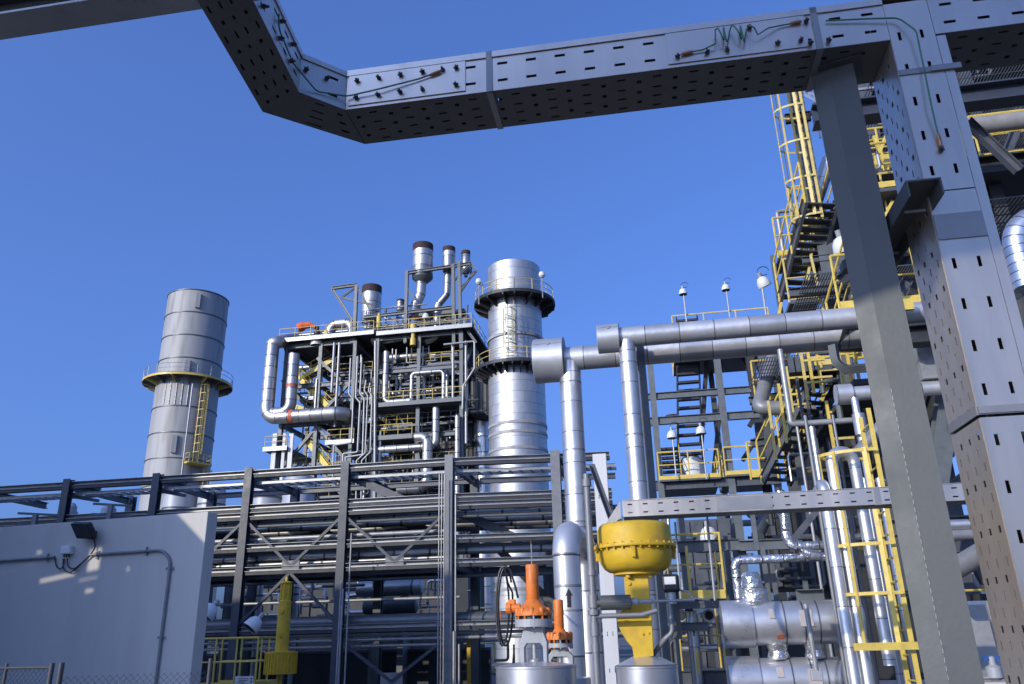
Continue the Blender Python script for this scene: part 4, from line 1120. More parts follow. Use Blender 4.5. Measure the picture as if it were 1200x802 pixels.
brace(zz(ptop[5], zrow[2]), zz(ptop[5].lerp(pr, .6), zrow[3]), .3, GB * 1.2, 'dark_steel')
brace(zz(ptop[5].lerp(pr, .3), zrow[3]), zz(pr, zrow[5]), .26, GB * 2.0, 'black_steel')
# cable ladder lying under the top beam
zc_ = onpl(527, 551, ptop[-1], GB).z
cl = thing('cable_ladder', 'light cable ladder with slanting rungs along the top of the pipe rack', 'cable ladder', zz(allp[0], zc_))
for i in range(len(allp) - 1):
    a_, b_ = zz(allp[i], zc_) + GB * .22, zz(allp[i + 1], zc_) + GB * .22
    m = MB(); m.bar(a_, b_, .03, .10); m.bar(a_ + GB * .6, b_ + GB * .6, .03, .10); k = max(1, int((b_ - a_).length / .32))
    for j in range(k):
        q = a_.lerp(b_, (j + .5) / k) - UP * .02; m.bar(q, q + GB * .6, .05, .05)
    m.build('ladder_section', 'light_steel', cl)
# little cantilever arms on the posts
for i, p in enumerate(ptop[1:4]):
    for zi in (zrow[0] + .1, zrow[0] - .35, zrow[1] + .1, zrow[1] - .3):
        if i < 2 and zi < zrow[1] + .2: continue
        MB().bar(zz(p, zi) + GB * .1, zz(p, zi) + GB * 1.3 + GA * .3, .1, .1).build('bracket_arm', 'rack_steel', rk)
for px, py, lb in ((121, 598, 'short dark post with two arms beyond the wall, nearer the left'), (372, 596, 'zz')):
    pass
for px, py, lb in ((42, 603, 'short dark post with forked arms above the left part of the grey wall'), (130, 592, 'short dark post with forked arms above the middle of the grey wall')):
    p = W(px, py, 24); t = thing('cable_post', lb, 'post', (p.x, p.y, 0))
    MB().bar(V((p.x, p.y, 0)), p, .14, .14).build('post', 'rack_steel', t)
    for dz in (.02, -.32): MB().bar(p + UP * dz - GA * .45 - GB * .3, p + UP * dz + GA * .45 + GB * .5, .07, .07).build('forked_arm', 'rack_steel', t)
# pipes on the rack
def rackpipe(label, y527, r, off, mat='clad_far', x0=-1, x1=None, bands=(), group=None, flg=()):
    z = onpl(527, y527, ptop[-1] + GB * off, GB).z
    pts = [zz(p, z) + GB * off for p in allp[1:]]
    if x0 > 0: pts[0] = zz(W(x0, 700, DR), z) + GB * off; pts = [pts[0]] + [p for p in pts[1:] if p.dot(GA) > pts[0].dot(GA) + .2]
    if x1: e = zz(W(x1, 700, DR), z) + GB * off; pts = [p for p in pts if p.dot(GA) < e.dot(GA) - .2] + [e]
    t = thing('rack_pipe', label, 'pipe', pts[0])
    MB().tube(pts, r, 16).build('pipe_run', mat, t)
    for f in bands: _ring(pts, f, r * 1.03, r * .5).build('marker_band', 'red', t)
    for f in flg: _ring(pts, f, r * 1.5, r * .5).build('flange', mat, t)
    return t
rackpipe('long dark pipe along the rack just below the braces, with orange bands', 726, .21, .55, 'pipe_dark', bands=(.83,)) if 'pipe_dark' in M else None
rackpipe('topmost silver pipe resting on the middle rack level', 603, .09, .5)
rackpipe('second silver pipe lying deeper on the middle rack level', 610, .12, 1.3)
rackpipe('third silver pipe towards the back of the middle rack level', 615, .13, 2.1)
rackpipe('broad silver pipe at the back of the middle rack level', 618, .17, 2.9)
rackpipe('silver pipe at the front of the lower rack level', 646, .10, .6)
rackpipe('slim silver pipe at the back of the lower rack level', 648, .08, 2.2)
rackpipe('bright slim pipe low along the rack front, upper of a pair', 742, .05, .3, 'light_steel', flg=[.1 * i for i in range(3, 10)])
rackpipe('bright slim pipe low along the rack front, lower of a pair', 747.5, .05, .3, 'light_steel', flg=[.1 * i + .03 for i in range(3, 10)])

for n_, (y5, off, lb) in enumerate(((586, 1.9, 'dark solid tray added flat on the upper rack level to block sun'), (636, 1.9, 'dark solid tray added flat on the middle rack level to block sun'), (664, 1.9, 'dark solid tray added flat on the lower rack level to block sun'))):  # solid trays added across the rack to keep sun off what lies below
    z = onpl(527, y5, ptop[-1], GB).z; t = thing('cable_tray', lb, 'cable tray', zz(allp[0], z) + GB * off)
    for i in range(len(allp) - 3):
        a_, b_ = zz(allp[i], z + .16) + GB * off, zz(allp[i + 1], z + .16) + GB * off; MB().bar(a_, b_, 2.4 if n_ else 1.7, .05).build('tray_bottom', 'black_steel', t)
        for o_ in (-1.2, 1.2): 
            if n_ or o_ < 0: MB().bar(a_ + GB * o_ * (1 if n_ else .7), b_ + GB * o_ * (1 if n_ else .7), .03, .16).build('side_rail', 'dark_steel', t)
for y5, r, off, lb in ((588, .06, .35, 'slim pipe just under the second rack beam'), (598, .05, .4, 'thin pipe below the third rack beam'), (606, .05, .25, 'thin front pipe above the silver rack pipes'), (622, .07, .3, 'slim dull pipe under the silver rack pipes'), (627, .05, .5, 'thin bright pipe near the middle rack beam'), (640, .06, .3, 'thin bright pipe under the middle rack beam'), (653, .06, .4, 'thin pipe above the lower rack beam'), (668, .07, .3, 'slim pipe under the lower rack beam'), (676, .05, .9, 'thin deep pipe under the lower rack beam'), (700, .05, 1.6, 'thin pipe above the long dark rack pipe'), (736, .10, 1.4, 'dull pipe behind the pair of bright slim pipes'), (755, .05, .5, 'thin pipe lowest along the rack')):
    rackpipe(lb, y5, r, off, random.choice(('light_steel', 'clad_far', 'grey_steel')), x1=None if y5 in (606, 640, 676) else 524)
# ================================================================== process tower behind the rack
DT = 72.0
def tz(y, x=440, dD=0): return W(x, y, DT + dD).z
def ta(x, y=480, dD=0): return W(x, y, DT + dD).dot(GA)
def tp(x, y, dD=0): return W(x, y, DT + dD)
tw = thing('process_tower', 'tall open steel process tower crowded with pipework behind the pipe rack', 'process tower', V((tp(440, 480).x, tp(440, 480).y, 0)))
mk = 1 / 933 * 84
def tb(p, q, w_=.34, h_=.4, mat='grey_steel', nm='beam', par=None): 
    d = (q - p); up = UP if abs(d.normalized().z) < .9 else GB
    return MB().ibeam(p, q, w_, h_, .05, up=up).build(nm, mat, par or tw)
xsL = [ta(331), ta(372), ta(413)]; xsR = [ta(440), ta(490), ta(541)]
zsL = [tz(398), tz(446), tz(490), tz(545), tz(590)]; zsR = [tz(398), tz(437), tz(478), tz(514), tz(560), tz(600)]
deps = [0, 6, 12]
for xs, zs in ((xsL, zsL), (xsR, zsR)):
    for xi, a_ in enumerate(xs):
        for d_ in deps:
            MB().ibeam(g(a_, DT + d_, 0), g(a_, DT + d_, zs[0]), .36, .36, .06, up=GB).build('column', 'grey_steel' if d_ == 0 else 'dark_steel', tw)
    for z in zs:
        for d_ in deps:
            for i in range(len(xs) - 1):
                tb(g(xs[i], DT + d_, z), g(xs[i + 1], DT + d_, z), .3, .45, 'grey_steel' if d_ == 0 else 'dark_steel')
        for a_ in xs:
            for i in range(2): tb(g(a_, DT + deps[i], z), g(a_, DT + deps[i + 1], z), .3, .45, 'dark_steel')
# decks: (level, x range px, depth range, front railing)
def deck(x0, x1, z, d0, d1, rail=True, mat='dark_steel', t=.15, rh=1.15, railmat='yellow_pale', edge='light_steel', side=True):
    a0, a1 = ta(x0), ta(x1)
    c = g((a0 + a1) / 2, DT + (d0 + d1) / 2, z); MB().box(c, GA * (a1 - a0) / 2, GB * (d1 - d0) / 2, UP * t).build('deck', mat, tw)
    MB().bar(g(a0, DT + d0 - .04, z), g(a1, DT + d0 - .04, z), .05, .42).build('deck_edge', edge, tw)
    if rail:
        P = [g(a0 + .1, DT + d0 + .1, z + t), g(a1 - .1, DT + d0 + .1, z + t)]
        if side: P += [g(a1 - .1, DT + d1, z + t)]
        rail_mb(P, rh, 1.6, .04, toe=False).build('guard_rail', railmat, tw)
deck(323, 438, zsL[0] + .5, -.8, 12, mat='black_steel'); deck(441, 556, zsR[0] + .3, -.8, 12, mat='black_steel')
deck(440, 545, zsR[2], -.8, 10, edge='grey_steel'); deck(437, 487, zsR[3] - .2, -.8, 8, edge='grey_steel', railmat='yellow_rail', side=False)
deck(440, 545, zsR[1], 2, 12, rail=False); deck(440, 545, zsR[4], 1, 12, rail=False, mat='black_steel')
deck(318, 345, tz(521), -1, 6, side=False); deck(372, 437, zsL[2] + .3, 1.5, 12, rail=False, mat='black_steel'); deck(385, 418, tz(516), -.3, 8, railmat='yellow_pale', side=False)
deck(331, 415, zsL[1], 4, 12, rail=False); deck(331, 415, tz(560), 3, 12, rail=False, mat='black_steel')
deck(443, 520, tz(382), 2, 9, edge='grey_steel'); deck(474, 536, tz(360), 3, 8, rail=False, edge='grey_steel')
# diagonal braces on the front of the left block
for (p, q) in (((331, 446), (372, 490)), ((413, 446), (372, 490)), ((331, 548), (372, 500)), ((413, 548), (372, 500)), ((336, 590), (372, 548)), ((410, 590), (372, 548)), ((372, 420), (400, 446)), ((331, 398), (345, 440))):
    MB().bar(tp(*p), tp(*q), .28, .28).build('brace', 'grey_steel', tw)
for (p, q) in (((440, 560), (490, 600)), ((541, 560), (490, 600)), ((541, 437), (556, 398)), ((545, 478), (570, 430)), ((553, 402), (572, 440))):
    MB().bar(tp(*p, 3), tp(*q, 3), .35, .35).build('brace', 'dark_steel', tw)
# black casings added inside to stand in for the tower's shaded interior
random.seed(11)
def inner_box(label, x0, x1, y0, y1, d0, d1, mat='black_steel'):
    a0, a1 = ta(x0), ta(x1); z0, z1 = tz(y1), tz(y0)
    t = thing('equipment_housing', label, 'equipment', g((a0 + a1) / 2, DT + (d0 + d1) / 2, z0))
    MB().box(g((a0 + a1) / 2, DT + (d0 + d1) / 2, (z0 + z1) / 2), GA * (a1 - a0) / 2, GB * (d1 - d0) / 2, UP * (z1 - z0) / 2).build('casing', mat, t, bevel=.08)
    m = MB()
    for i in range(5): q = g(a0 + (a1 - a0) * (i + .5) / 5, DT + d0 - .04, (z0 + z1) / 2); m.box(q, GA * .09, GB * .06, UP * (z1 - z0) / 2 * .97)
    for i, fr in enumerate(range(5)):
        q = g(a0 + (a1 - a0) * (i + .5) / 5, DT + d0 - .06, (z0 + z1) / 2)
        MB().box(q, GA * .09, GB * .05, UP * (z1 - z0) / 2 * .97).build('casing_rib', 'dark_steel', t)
inner_box('big dark casing added for shade high inside the right half of the tower', 445, 540, 402, 434, 5, 11)
inner_box('dark casing added for shade at middle height inside the right half of the tower', 442, 540, 441, 475, 6, 11)
inner_box('dark casing added for shade under the railed middle deck of the tower', 470, 540, 482, 540, 5, 11)
inner_box('tall dark casing added for shade in the middle of the tower behind the pipe bundle', 392, 440, 420, 488, 5, 11)
inner_box('dark casing added for shade low in the tower behind the pipe bundle', 395, 470, 522, 598, 5, 11)
inner_box('dark casing added for shade at the foot of the tower, right of the jacketed elbow', 490, 545, 560, 700, 6, 11)
inner_box('dark casing added for shade at the foot of the tower left of the rack post', 360, 470, 610, 760, 6, 11)
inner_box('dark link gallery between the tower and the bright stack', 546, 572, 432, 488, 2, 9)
def tpipe(label, pts, r, dD=-1.5, mat='clad_far', bands=(), bend=1.8, **k):
    return pipe('process_pipe', label, 'pipe', DT + dD, pts, r, mat, bend=bend, bands=bands, **k)
# jacketed pipes on the face
tpipe('silver pipe dropping from the roof corner and turning right across the tower, red banded', [(345, 398, 4), (322, 402, 0), (320, 402, 0), (317, 490), (408, 487), (408, 487, 4)], 7.2, bands=(.62,), bend=1.6)
tpipe('shorter silver pipe dropping inside the left corner of the tower and turning left, red banded', [(345, 415, -.3), (341, 483, -.3), (319, 483, -.3)], 6.5, dD=-1.2, bands=(.45,), bend=1.6)
tpipe('inverted U of silver pipe standing on the tower roof by the windsock', [(386, 404, 1), (386, 381, 1), (414, 378, 1), (415, 402, 1)], 6, dD=0, bend=1.6)
tpipe('curved silver pipe rising to the biggest rusty topped silencer', [(436, 399, 0), (484, 392, 0), (485, 362, 0), (493, 345, 0), (494, 326, 0)], 6, dD=1, sn=False, bend=2.2, bands=(.55,))
tpipe('bent silver pipe rising to the middle rusty topped silencer', [(498, 400, 0), (511, 396, 0), (513, 358, 0), (524, 345, 0), (525, 318, 0)], 4.2, dD=1, sn=False, bend=2)
tpipe('grey blue pipe coming down and turning right at the railed middle deck', [(453, 412), (451, 472), (481, 471)], 3.6, dD=-.4, mat='clad_far')
tpipe('squared loop of silver pipe on the railed middle deck of the tower', [(482, 472), (482, 438), (520, 436), (521, 470)], 2.6, dD=-.3)
tpipe('inner squared loop of thinner silver pipe on the railed middle deck', [(497, 470), (497, 433), (524, 432), (526, 470)], 2.2, dD=.9)
tpipe('silver pipe falling below the middle deck and turning left into the dark', [(511, 478), (509, 523), (436, 528)], 4.4, dD=-.5)
tpipe('hooked silver pipe with a red band curving down behind the rack top', [(486, 513), (501, 515), (501, 571), (466, 574)], 6, dD=-.8, bands=(.68,), bend=1.8)
tpipe('vertical silver pipe at the right corner of the tower', [(536, 487), (536, 640)], 3.0, dD=-.5)
tpipe('pale conduit bending in at the right edge of the tower', [(520, 404), (556, 400), (556, 432), (543, 452), (542, 480)], 1.2, dD=-1, sn=False, mat='light_steel')
bund = [
 ('first', [(411, 420), (409, 462), (414, 468), (412, 519), (391, 522), (390, 560)], 1.0),
 ('second', [(419, 418), (417, 466), (422, 472), (419, 530), (402, 532), (401, 600)], 1.15),
 ('third', [(424, 419), (422, 461), (427, 468), (425, 533), (405, 536), (404, 600)], 1.15),
 ('fourth', [(429, 446), (427, 458), (431, 464), (428, 531), (418, 540), (417, 600)], .95),
 ('fifth', [(434, 449), (432, 458), (436, 464), (434, 530), (424, 540), (423, 600)], .95),
 ('sixth', [(440, 400), (439, 600)], 1.6)]
for n_, pts, r in bund:
    tpipe('%s from the left of the slim pipes jogging down the middle of the tower' % n_, pts, r, dD=-.9 - .15 * len(n_) % .6, sn=False, mat='light_steel', bend=1.5, group='slim pipes jogging down the tower')
for i, (x, y0, y1) in enumerate(((392, 402, 460), (398, 402, 500), (446, 506, 600), (531, 405, 470), (546, 400, 520))):
    lb = ['slim grey pipe under the left roof edge of the tower', 'slim bent pipe beside the left roof of the tower', 'slim pipe right of the pipe bundle low on the tower', 'pale slim pipe near the tower right corner column', 'dark slim pipe hanging at the tower right edge'][i]
    tpipe(lb, [(x, y0), (x - 1.5, y1)], 1.6, dD=-.6, mat='light_steel')
for x0, lb in ((326, 'left'), (337, 'middle'), (345, 'right')):
    p0, p1 = tp(x0, 510), tp(x0 - 1, 600); t = thing('cable_riser', 'pale upright cable riser at the lower left corner of the tower, %s of three' % lb, 'cable tray', zz(p0, p1.z)); MB().bar(zz(p0, p1.z) - GB * .6, p0 - GB * .6, .45 if lb != 'middle' else .3, .14, up=GB).build('tray_face', 'panel_white', t)
# stair flights, yellow stringers
def tstair(label, p, q, dD, w_=1.0, mat='yellow_rail', nst=14):
    a_, b_ = tp(*p, dD), tp(*q, dD); t = thing('stair_flight', label, 'stairs', a_ if a_.z < b_.z else b_)
    for o_ in (0, w_): MB().bar(a_ + GB * o_, b_ + GB * o_, .10, .5).build('stringer', mat, t)
    m = MB()
    for i in range(nst):
        s = a_.lerp(b_, (i + .5) / nst); MB().box(s + GB * w_ / 2, GA * .14, GB * w_ / 2, UP * .03).build('tread', 'grey_steel', t)
    rail_mb([a_, b_], 1.1, 1.4, .04, toe=False).build('handrail', mat, t)
tstair('yellow stair flight in the upper left of the tower', (353, 446), (390, 482), .3, mat='yellow_bright')
tstair('yellow stair flight low in the left of the tower', (358, 515), (398, 566), .3, mat='yellow_bright')
tstair('yellow stair flight high under the tower roof', (350, 444), (392, 420), 2)
tstair('yellow stair flight halfway up the left of the tower', (345, 476), (400, 498), 3)
tstair('lowest yellow stair flight of the tower, beside the rack post', (352, 572), (372, 600), 2)
# secondary framing, hand rails and grating edges of the tower
random.seed(21)
for i in range(85):
    rt = random.random() < .62
    x = random.uniform(442, 542) if rt else random.uniform(328, 436); y = random.uniform(404, 598); d_ = random.uniform(-.3, 5)
    p = tp(x, y, d_); k = random.random()
    if k < .45: q = p + GA * random.uniform(2, 6.5)
    elif k < .8: q = p + UP * random.uniform(1.5, 4.5)
    else: q = p + GA * random.uniform(-3, 3) + UP * random.uniform(2, 4)
    if q.dot(GA) > ta(543): q = q - GA * (q.dot(GA) - ta(543))
    if q.z > zsL[0] - .2: q.z = zsL[0] - .2
    if (q - p).length < .6: continue
    w_ = random.uniform(.06, .16); MB().bar(p, q, w_, w_, up=UP if abs((q - p).normalized().z) < .9 else GB).build('strut', random.choice(('grey_steel', 'dark_steel', 'grey_steel', 'light_steel', 'black_steel')), tw)
for (x0, x1, y, d_) in ((442, 540, 452, 1.0), (446, 500, 440, 2.5), (480, 542, 428, .6), (440, 490, 500, .6), (488, 542, 497, 1.2), (442, 540, 548, .3), (442, 500, 570, .0), (384, 436, 440, .8), (382, 436, 470, .5), (384, 436, 497, .3), (330, 370, 462, 1.5), (332, 412, 545, 1.0), (330, 372, 500, .5), (384, 420, 556, .0), (372, 412, 582, .5), (500, 542, 585, .3)):
    P_ = snap([tp(x0, y, d_), tp(x1, y, d_)]); rail_mb(P_, 1.1, 1.2, .03, toe=False).build('guard_rail', random.choice(('yellow_pale', 'light_steel', 'yellow_rail')), tw)
    MB().bar(P_[0] - UP * .1, P_[1] - UP * .1, .08, .22).build('deck_edge', 'grey_steel', tw)
# silencers on the roof
def silencer(label, cx, y0, y1, r, dD, band=True, neck=None):
    p = tp(cx, y1, dD); rr = r * mpx(1, p); z0_, z1_ = p.z, tp(cx, y0, dD).z; H_ = z1_ - z0_; c = V((p.x, p.y, 0))
    t = thing('silencer', label, 'silencer', V((p.x, p.y, z0_)))
    MB().lathe(c, [(rr * .35, z0_ - H_ * .1), (rr * .4, z0_), (rr * .95, z0_ + H_ * .12), (rr, z0_ + H_ * .14), (rr, z1_ - H_ * .17), (rr * .98, z1_ - H_ * .165)], n=28).build('body', 'clad_far', t)
    MB().lathe(c, [(rr * .99, z1_ - H_ * .17), (rr * 1.02, z1_ - H_ * .17), (rr * 1.02, z1_), (rr * .92, z1_), (rr * .92, z1_ - H_ * .14), (.001, z1_ - H_ * .14)], n=28).build('rusty_rim', 'rust', t)
    if band: MB().lathe(c, [(rr * .45, z0_ - .02), (rr * .99, z0_ + H_ * .11), (rr * 1.02, z0_ + H_ * .13), (rr * 1.02, z0_ + H_ * .22), (rr, z0_ + H_ * .22)], n=28).build('lower_band', 'pipe_dark', t)
    return t, c, rr
silencer('biggest rusty topped silencer drum on the tower roof', 495, 288, 332, 12, 1)
silencer('middle sized rusty topped silencer on the tower roof', 526, 291, 322, 7.4, 1)
silencer('smallest silencer at the right end of the roof gantry', 546, 295, 322, 5.2, 2)
silencer('wide silencer left of the roof gantry behind the triangular lifting frame', 434, 337, 385, 11.5, 5, band=False)
silencer('short thin silencer between the wide one and the gantry', 469, 352, 366, 4.5, 4, band=False)
for x, lb in ((466, 'left'), (473, 'right')): tpipe('thin twin pipe under the short silencer, %s one' % lb, [(x, 366), (x, 396)], 1.4, dD=4, mat='clad_far')
t = thing('roof_gantry', 'steel gantry frame holding the silencers above the tower roof', 'gantry', tp(478, 400))
def gb(p, q, d0=0, d1=None, w_=.32, mat='grey_steel'):
    a_ = tp(*p, d0); b_ = tp(*q, d0 if d1 is None else d1)
    up = UP if abs((b_ - a_).normalized().z) < .9 else GB
    MB().ibeam(a_, b_, w_, w_, .05, up=up).build('gantry_beam', mat, t)
for d_ in (0, 4):
    gb((477, 318), (475, 402), d_); gb((531, 310), (532, 402), d_); gb((538, 306), (540, 402), d_)
    gb((477, 320), (552, 309), d_); gb((427, 372), (533, 360), d_); gb((427, 387), (540, 376), d_)
    gb((478, 340), (486, 352), d_, w_=.2); gb((538, 345), (556, 318), d_, w_=.2)
gb((531, 330), (552, 309), 0, w_=.2); gb((552, 309), (558, 318), 0, w_=.22); gb((558, 318), (540, 338), 0, w_=.2); gb((552, 309), (552, 325), 4, w_=.2)
for x in (477, 500, 531): gb((x, 320 - (x - 477) * .15), (x, 320 - (x - 477) * .15), 0, 4)
for x in (427, 462, 500): gb((x, 372 - (x - 427) * .11), (x, 372 - (x - 427) * .11), 0, 4)
gb((500, 372), (512, 396), 2, w_=.22); gb((512, 372), (526, 398), 2, w_=.22); gb((541, 378), (558, 402), 0, w_=.25)
t = thing('lifting_frame', 'triangular steel lifting frame standing on the left of the tower roof', 'lifting frame', tp(413, 400))
gb((418, 334), (415, 402), 0); gb((389, 338), (418, 334), 0); gb((389, 338), (413, 376), 0, w_=.26); gb((400, 349), (418, 336), 0, w_=.18); gb((400, 349), (436, 357), 0, w_=.18); gb((418, 335), (434, 364), 0, w_=.22); gb((412, 374), (412, 402), 0, w_=.26)
for o in t.children: o.name = 'frame_bar'
# windsock, figure-like vent, small lamps
q = tp(350, 404, 0); t = thing('windsock', 'orange windsock streaming right from its pole on the tower roof', 'windsock', q)
top = tp(350, 385, 0); MB().cyl(q, top + UP * .2, .06, 6).build('pole', 'dark_steel', t)
P = [top, tp(356, 382, 0), tp(364, 381, 0), tp(370, 384, 0)]
m = MB(); m.tube(fillet(P, .6, 4), [.42 + .0 * i for i in range(len(fillet(P, .6, 4)))], 14, caps=False)
FP = fillet(P, .6, 4); n_ = len(FP); m = MB(); m.tube(FP, [.5 - .3 * i / (n_ - 1) for i in range(n_)], 14, caps=False); m.build('sock', 'windsock', t)
q = tp(371, 402, 0); t = thing('relief_valve', 'dark relief valve on a pale base beside the windsock', 'valve', q)
MB().lathe(zz(q, 0), [(.6, q.z - .3), (.6, q.z + .45), (.3, q.z + .5)], n=20).build('valve_base', 'white', t)
MB().lathe(zz(q, 0), [(.25, q.z + .5), (.38, q.z + .9), (.3, q.z + 1.3), (.18, q.z + 1.4), (.15, q.z + 1.9), (.001, q.z + 2.0)], n=14).build('valve_bonnet', 'black_steel', t)
MB().bar(q + UP * 1.1, q + UP * 1.3 + GA * .95, .18, .18).build('lever', 'black_steel', t); MB().box(q + UP * .95 + GA * .95, GA * .2, GB * .1, UP * .32).build('tag_plate', 'yellow_pale', t)
q = tp(331, 397, 0); t = thing('roof_lamp', 'white globe lamp at the left corner of the tower roof', 'lamp', q); MB().cyl(q - UP * .8, q, .05, 6).build('stem', 'light_steel', t); MB().lathe(q, [(.001, .32), (.25, .22), (.32, 0), (.22, -.24), (.001, -.3)], n=14).build('globe', 'white', t)
q = tp(499, 371, 0); t = thing('roof_lamp', 'white lamp under the roof gantry beside the biggest silencer pipe', 'lamp', q); MB().cyl(q - UP * 1.3, q, .05, 6).build('stem', 'light_steel', t); MB().lathe(q, [(.001, .4), (.25, .25), (.45, -.3), (.001, -.3)], n=14).build('shade', 'white', t)
q = tp(484, 404, -.5); t = thing('roof_valve', 'yellow valve post on the tower roof under the bent silencer pipes', 'valve', q)
MB().lathe(zz(q, 0), [(.3, q.z - .1), (.3, q.z + .6), (.2, q.z + .6), (.2, q.z + 1.6), (.32, q.z + 1.6), (.32, q.z + 2.1), (.001, q.z + 2.3)], n=14, smooth=False).build('valve_body', 'yellow_rail', t)
q = tp(444, 378, 0); t = thing('roof_valve', 'yellow valve post on the tower roof near the wide silencer', 'valve', q)
MB().lathe(zz(q, 0), [(.25, q.z - .6), (.25, q.z + .6), (.15, q.z + .6), (.15, q.z + 1.0), (.001, q.z + 1.1)], n=14, smooth=False).build('valve_body', 'yellow_rail', t)
# roof pipework lying behind the railing
for i, (x0, x1, y, r, d_) in enumerate(((446, 520, 388, 2.6, 3), (450, 545, 394, 2.4, 1), (500, 548, 384, 3.2, 6), (340, 400, 400, 2.4, 1), (410, 440, 392, 3.0, 3), (330, 420, 395, 1.5, 6))):
    lb = ['upper silver header lying across the right roof', 'front silver header on the right roof', 'thick pipe stub at the right end of the roof', 'thin header along the left roof edge', 'thick pipe at the step between both roofs', 'thin pipe at the back of the left roof'][i]
    tpipe(lb + ' of the tower', [(x0, y), (x1, y - (x1 - x0) * .12)], r, dD=d_, mat='clad_far')
q = tp(536, 384, 4); t = thing('horizontal_vessel', 'short rounded silver vessel at the right end of the tower roof', 'vessel', q)
MB().tube([q - GA * 1.6, q - GA * 1.4, q - GA * 1, q + GA * 1, q + GA * 1.4, q + GA * 1.6], [.5, 1.0, 1.2, 1.2, 1.0, .5], 20).build('vessel_shell', 'clad_far', t)
# small bore pipework in the shade
random.seed(5)
def clutter(n, x0, x1, y0, y1, d0, d1, group, label, r0=.06, r1=.2, mats=('light_steel', 'clad_far', 'grey_steel'), DD=DT):
    for i in range(n):
        x = random.uniform(x0, x1); y = random.uniform(y0, y1); d_ = random.uniform(d0, d1)
        p = W(x, y, DD + d_); k = DD / 72
        r = random.uniform(r0, r1) * k
        P = [p]; ax = random.choice('AZAZA' )
        for j in range(random.choice((1, 2, 2, 3))):
            l = random.uniform(1.0, 4.2) * k * random.choice((-1, 1))
            v = GA * l if ax == 'A' else UP * l * .8
            P.append(P[-1] + v); ax = 'Z' if ax == 'A' else 'A'
        lo = [W(x_, y_, DD + d_) for x_, y_ in ((x0, y1), (x1, y0))]
        P = [g(min(max(q.dot(GA), lo[0].dot(GA)), lo[1].dot(GA)), q.dot(GB), min(max(q.z, lo[0].z), lo[1].z)) for q in P]
        P2 = [P[0]]
        for q in P[1:]:
            if (q - P2[-1]).length > .3 * k: P2.append(q)
        if len(P2) < 2: continue
        t = thing('small_pipe', label, 'pipe', P2[0], group)
        MB().tube(fillet(P2, r * 2.2, 4), r, 8).build('pipe_run', random.choice(mats), t)
UR, LR, MD, LF, RF = 'slim steel pipe among others in the shaded upper right of the tower', 'slim steel pipe among others in the shaded lower right of the tower', 'slim steel pipe among others in the shaded middle of the tower', 'slim steel pipe among others in the open left part of the tower', 'slim steel pipe among others on the tower roof'
for dd in ((.0, 1.0, .035, .08), (.8, 4.5, .06, .2)):
    clutter(19, 443, 540, 402, 475, dd[0], dd[1], 'small pipes in the upper right of the tower', UR, dd[2], dd[3])
    clutter(15, 445, 540, 482, 600, dd[0], dd[1], 'small pipes in the lower right of the tower', LR, dd[2], dd[3])
    clutter(13, 383, 438, 415, 600, dd[0], dd[1], 'small pipes in the middle of the tower', MD, dd[2], dd[3])
    clutter(9, 325, 380, 410, 590, dd[0], dd[1] + 3, 'small pipes in the left of the tower', LF, dd[2], dd[3])
    clutter(9, 446, 545, 372, 400, dd[0], dd[1] + 2, 'small pipes on the tower roof', RF, dd[2], dd[3])
clutter(16, 415, 548, 352, 394, .5, 6, 'small pipes on the tower roof', RF, .04, .11)
clutter(8, 548, 574, 425, 488, -.8, 2, 'small bars of the link gallery', 'dark slim bar among others in the link gallery by the bright stack', mats=('dark_steel', 'black_steel'), r1=.16)
for i, (x0, x1, y, r, d_, lb) in enumerate(((455, 500, 420, 5, 2.5, 'silver exchanger vessel lying under the tower roof, left one'), (505, 536, 418, 4, 2.5, 'silver exchanger vessel lying under the tower roof, right one'), (448, 486, 463, 3.5, 3, 'silver vessel lying behind the railing of the middle deck, left one'), (496, 534, 460, 4, 3, 'silver vessel lying behind the loops of the middle deck'), (447, 480, 503, 3.2, 2, 'silver vessel lying behind the small railed deck'), (395, 430, 470, 3.2, 4, 'dull vessel lying behind the bundle of jogging pipes'), (345, 378, 432, 3, 6, 'silver vessel lying high in the open left of the tower'), (340, 372, 541, 4, 5, 'silver vessel lying low in the open left of the tower'))):
    a_, b_ = snap([tp(x0, y, d_), tp(x1, y, d_)]); rr = r * mpx(1, a_); d = GA; t = thing('horizontal_vessel', lb, 'vessel', a_ - UP * rr)
    MB().tube([a_ - d * rr * .5, a_ - d * rr * .3, a_, b_, b_ + d * rr * .3, b_ + d * rr * .5], [rr * .3, rr * .8, rr, rr, rr * .8, rr * .3], 18).build('vessel_shell', 'clad_far', t)
    for f_ in (.2, .8): MB().box(a_.lerp(b_, f_) - UP * rr * 1.1, d * .15, GB * rr * .6, UP * rr * .5).build('saddle', 'grey_steel', t)
# ground level equipment seen through the rack
def hdrum(label, px0, px1, py, r, D, mat='clad_far'):
    a_, b_ = W(px0, py, D), W(px1, py, D); b_.z = a_.z; rr = r * mpx(1, a_); d = (b_ - a_).normalized()
    t = thing('horizontal_vessel', label, 'vessel', zz(a_, a_.z - rr))
    MB().tube([a_ - d * rr * .5, a_ - d * rr * .35, a_, b_, b_ + d * rr * .35, b_ + d * rr * .5], [rr * .3, rr * .8, rr, rr, rr * .8, rr * .3], 28).build('vessel_shell', mat, t)
    for f_ in (.25, .75):
        q = a_.lerp(b_, f_); MB().box(zz(q, (a_.z - rr * .6) / 2), d * .12, GB * rr * .5, UP * (a_.z - rr * .6) / 2).build('saddle', 'grey_steel', t)
hdrum('grey horizontal drum seen through the rack beside the wall edge', 235, 283, 668, 9, 31.5, 'tank_grey')
hdrum('silver horizontal drum with a red spot seen through the rack', 422, 492, 691, 9, 32.5)
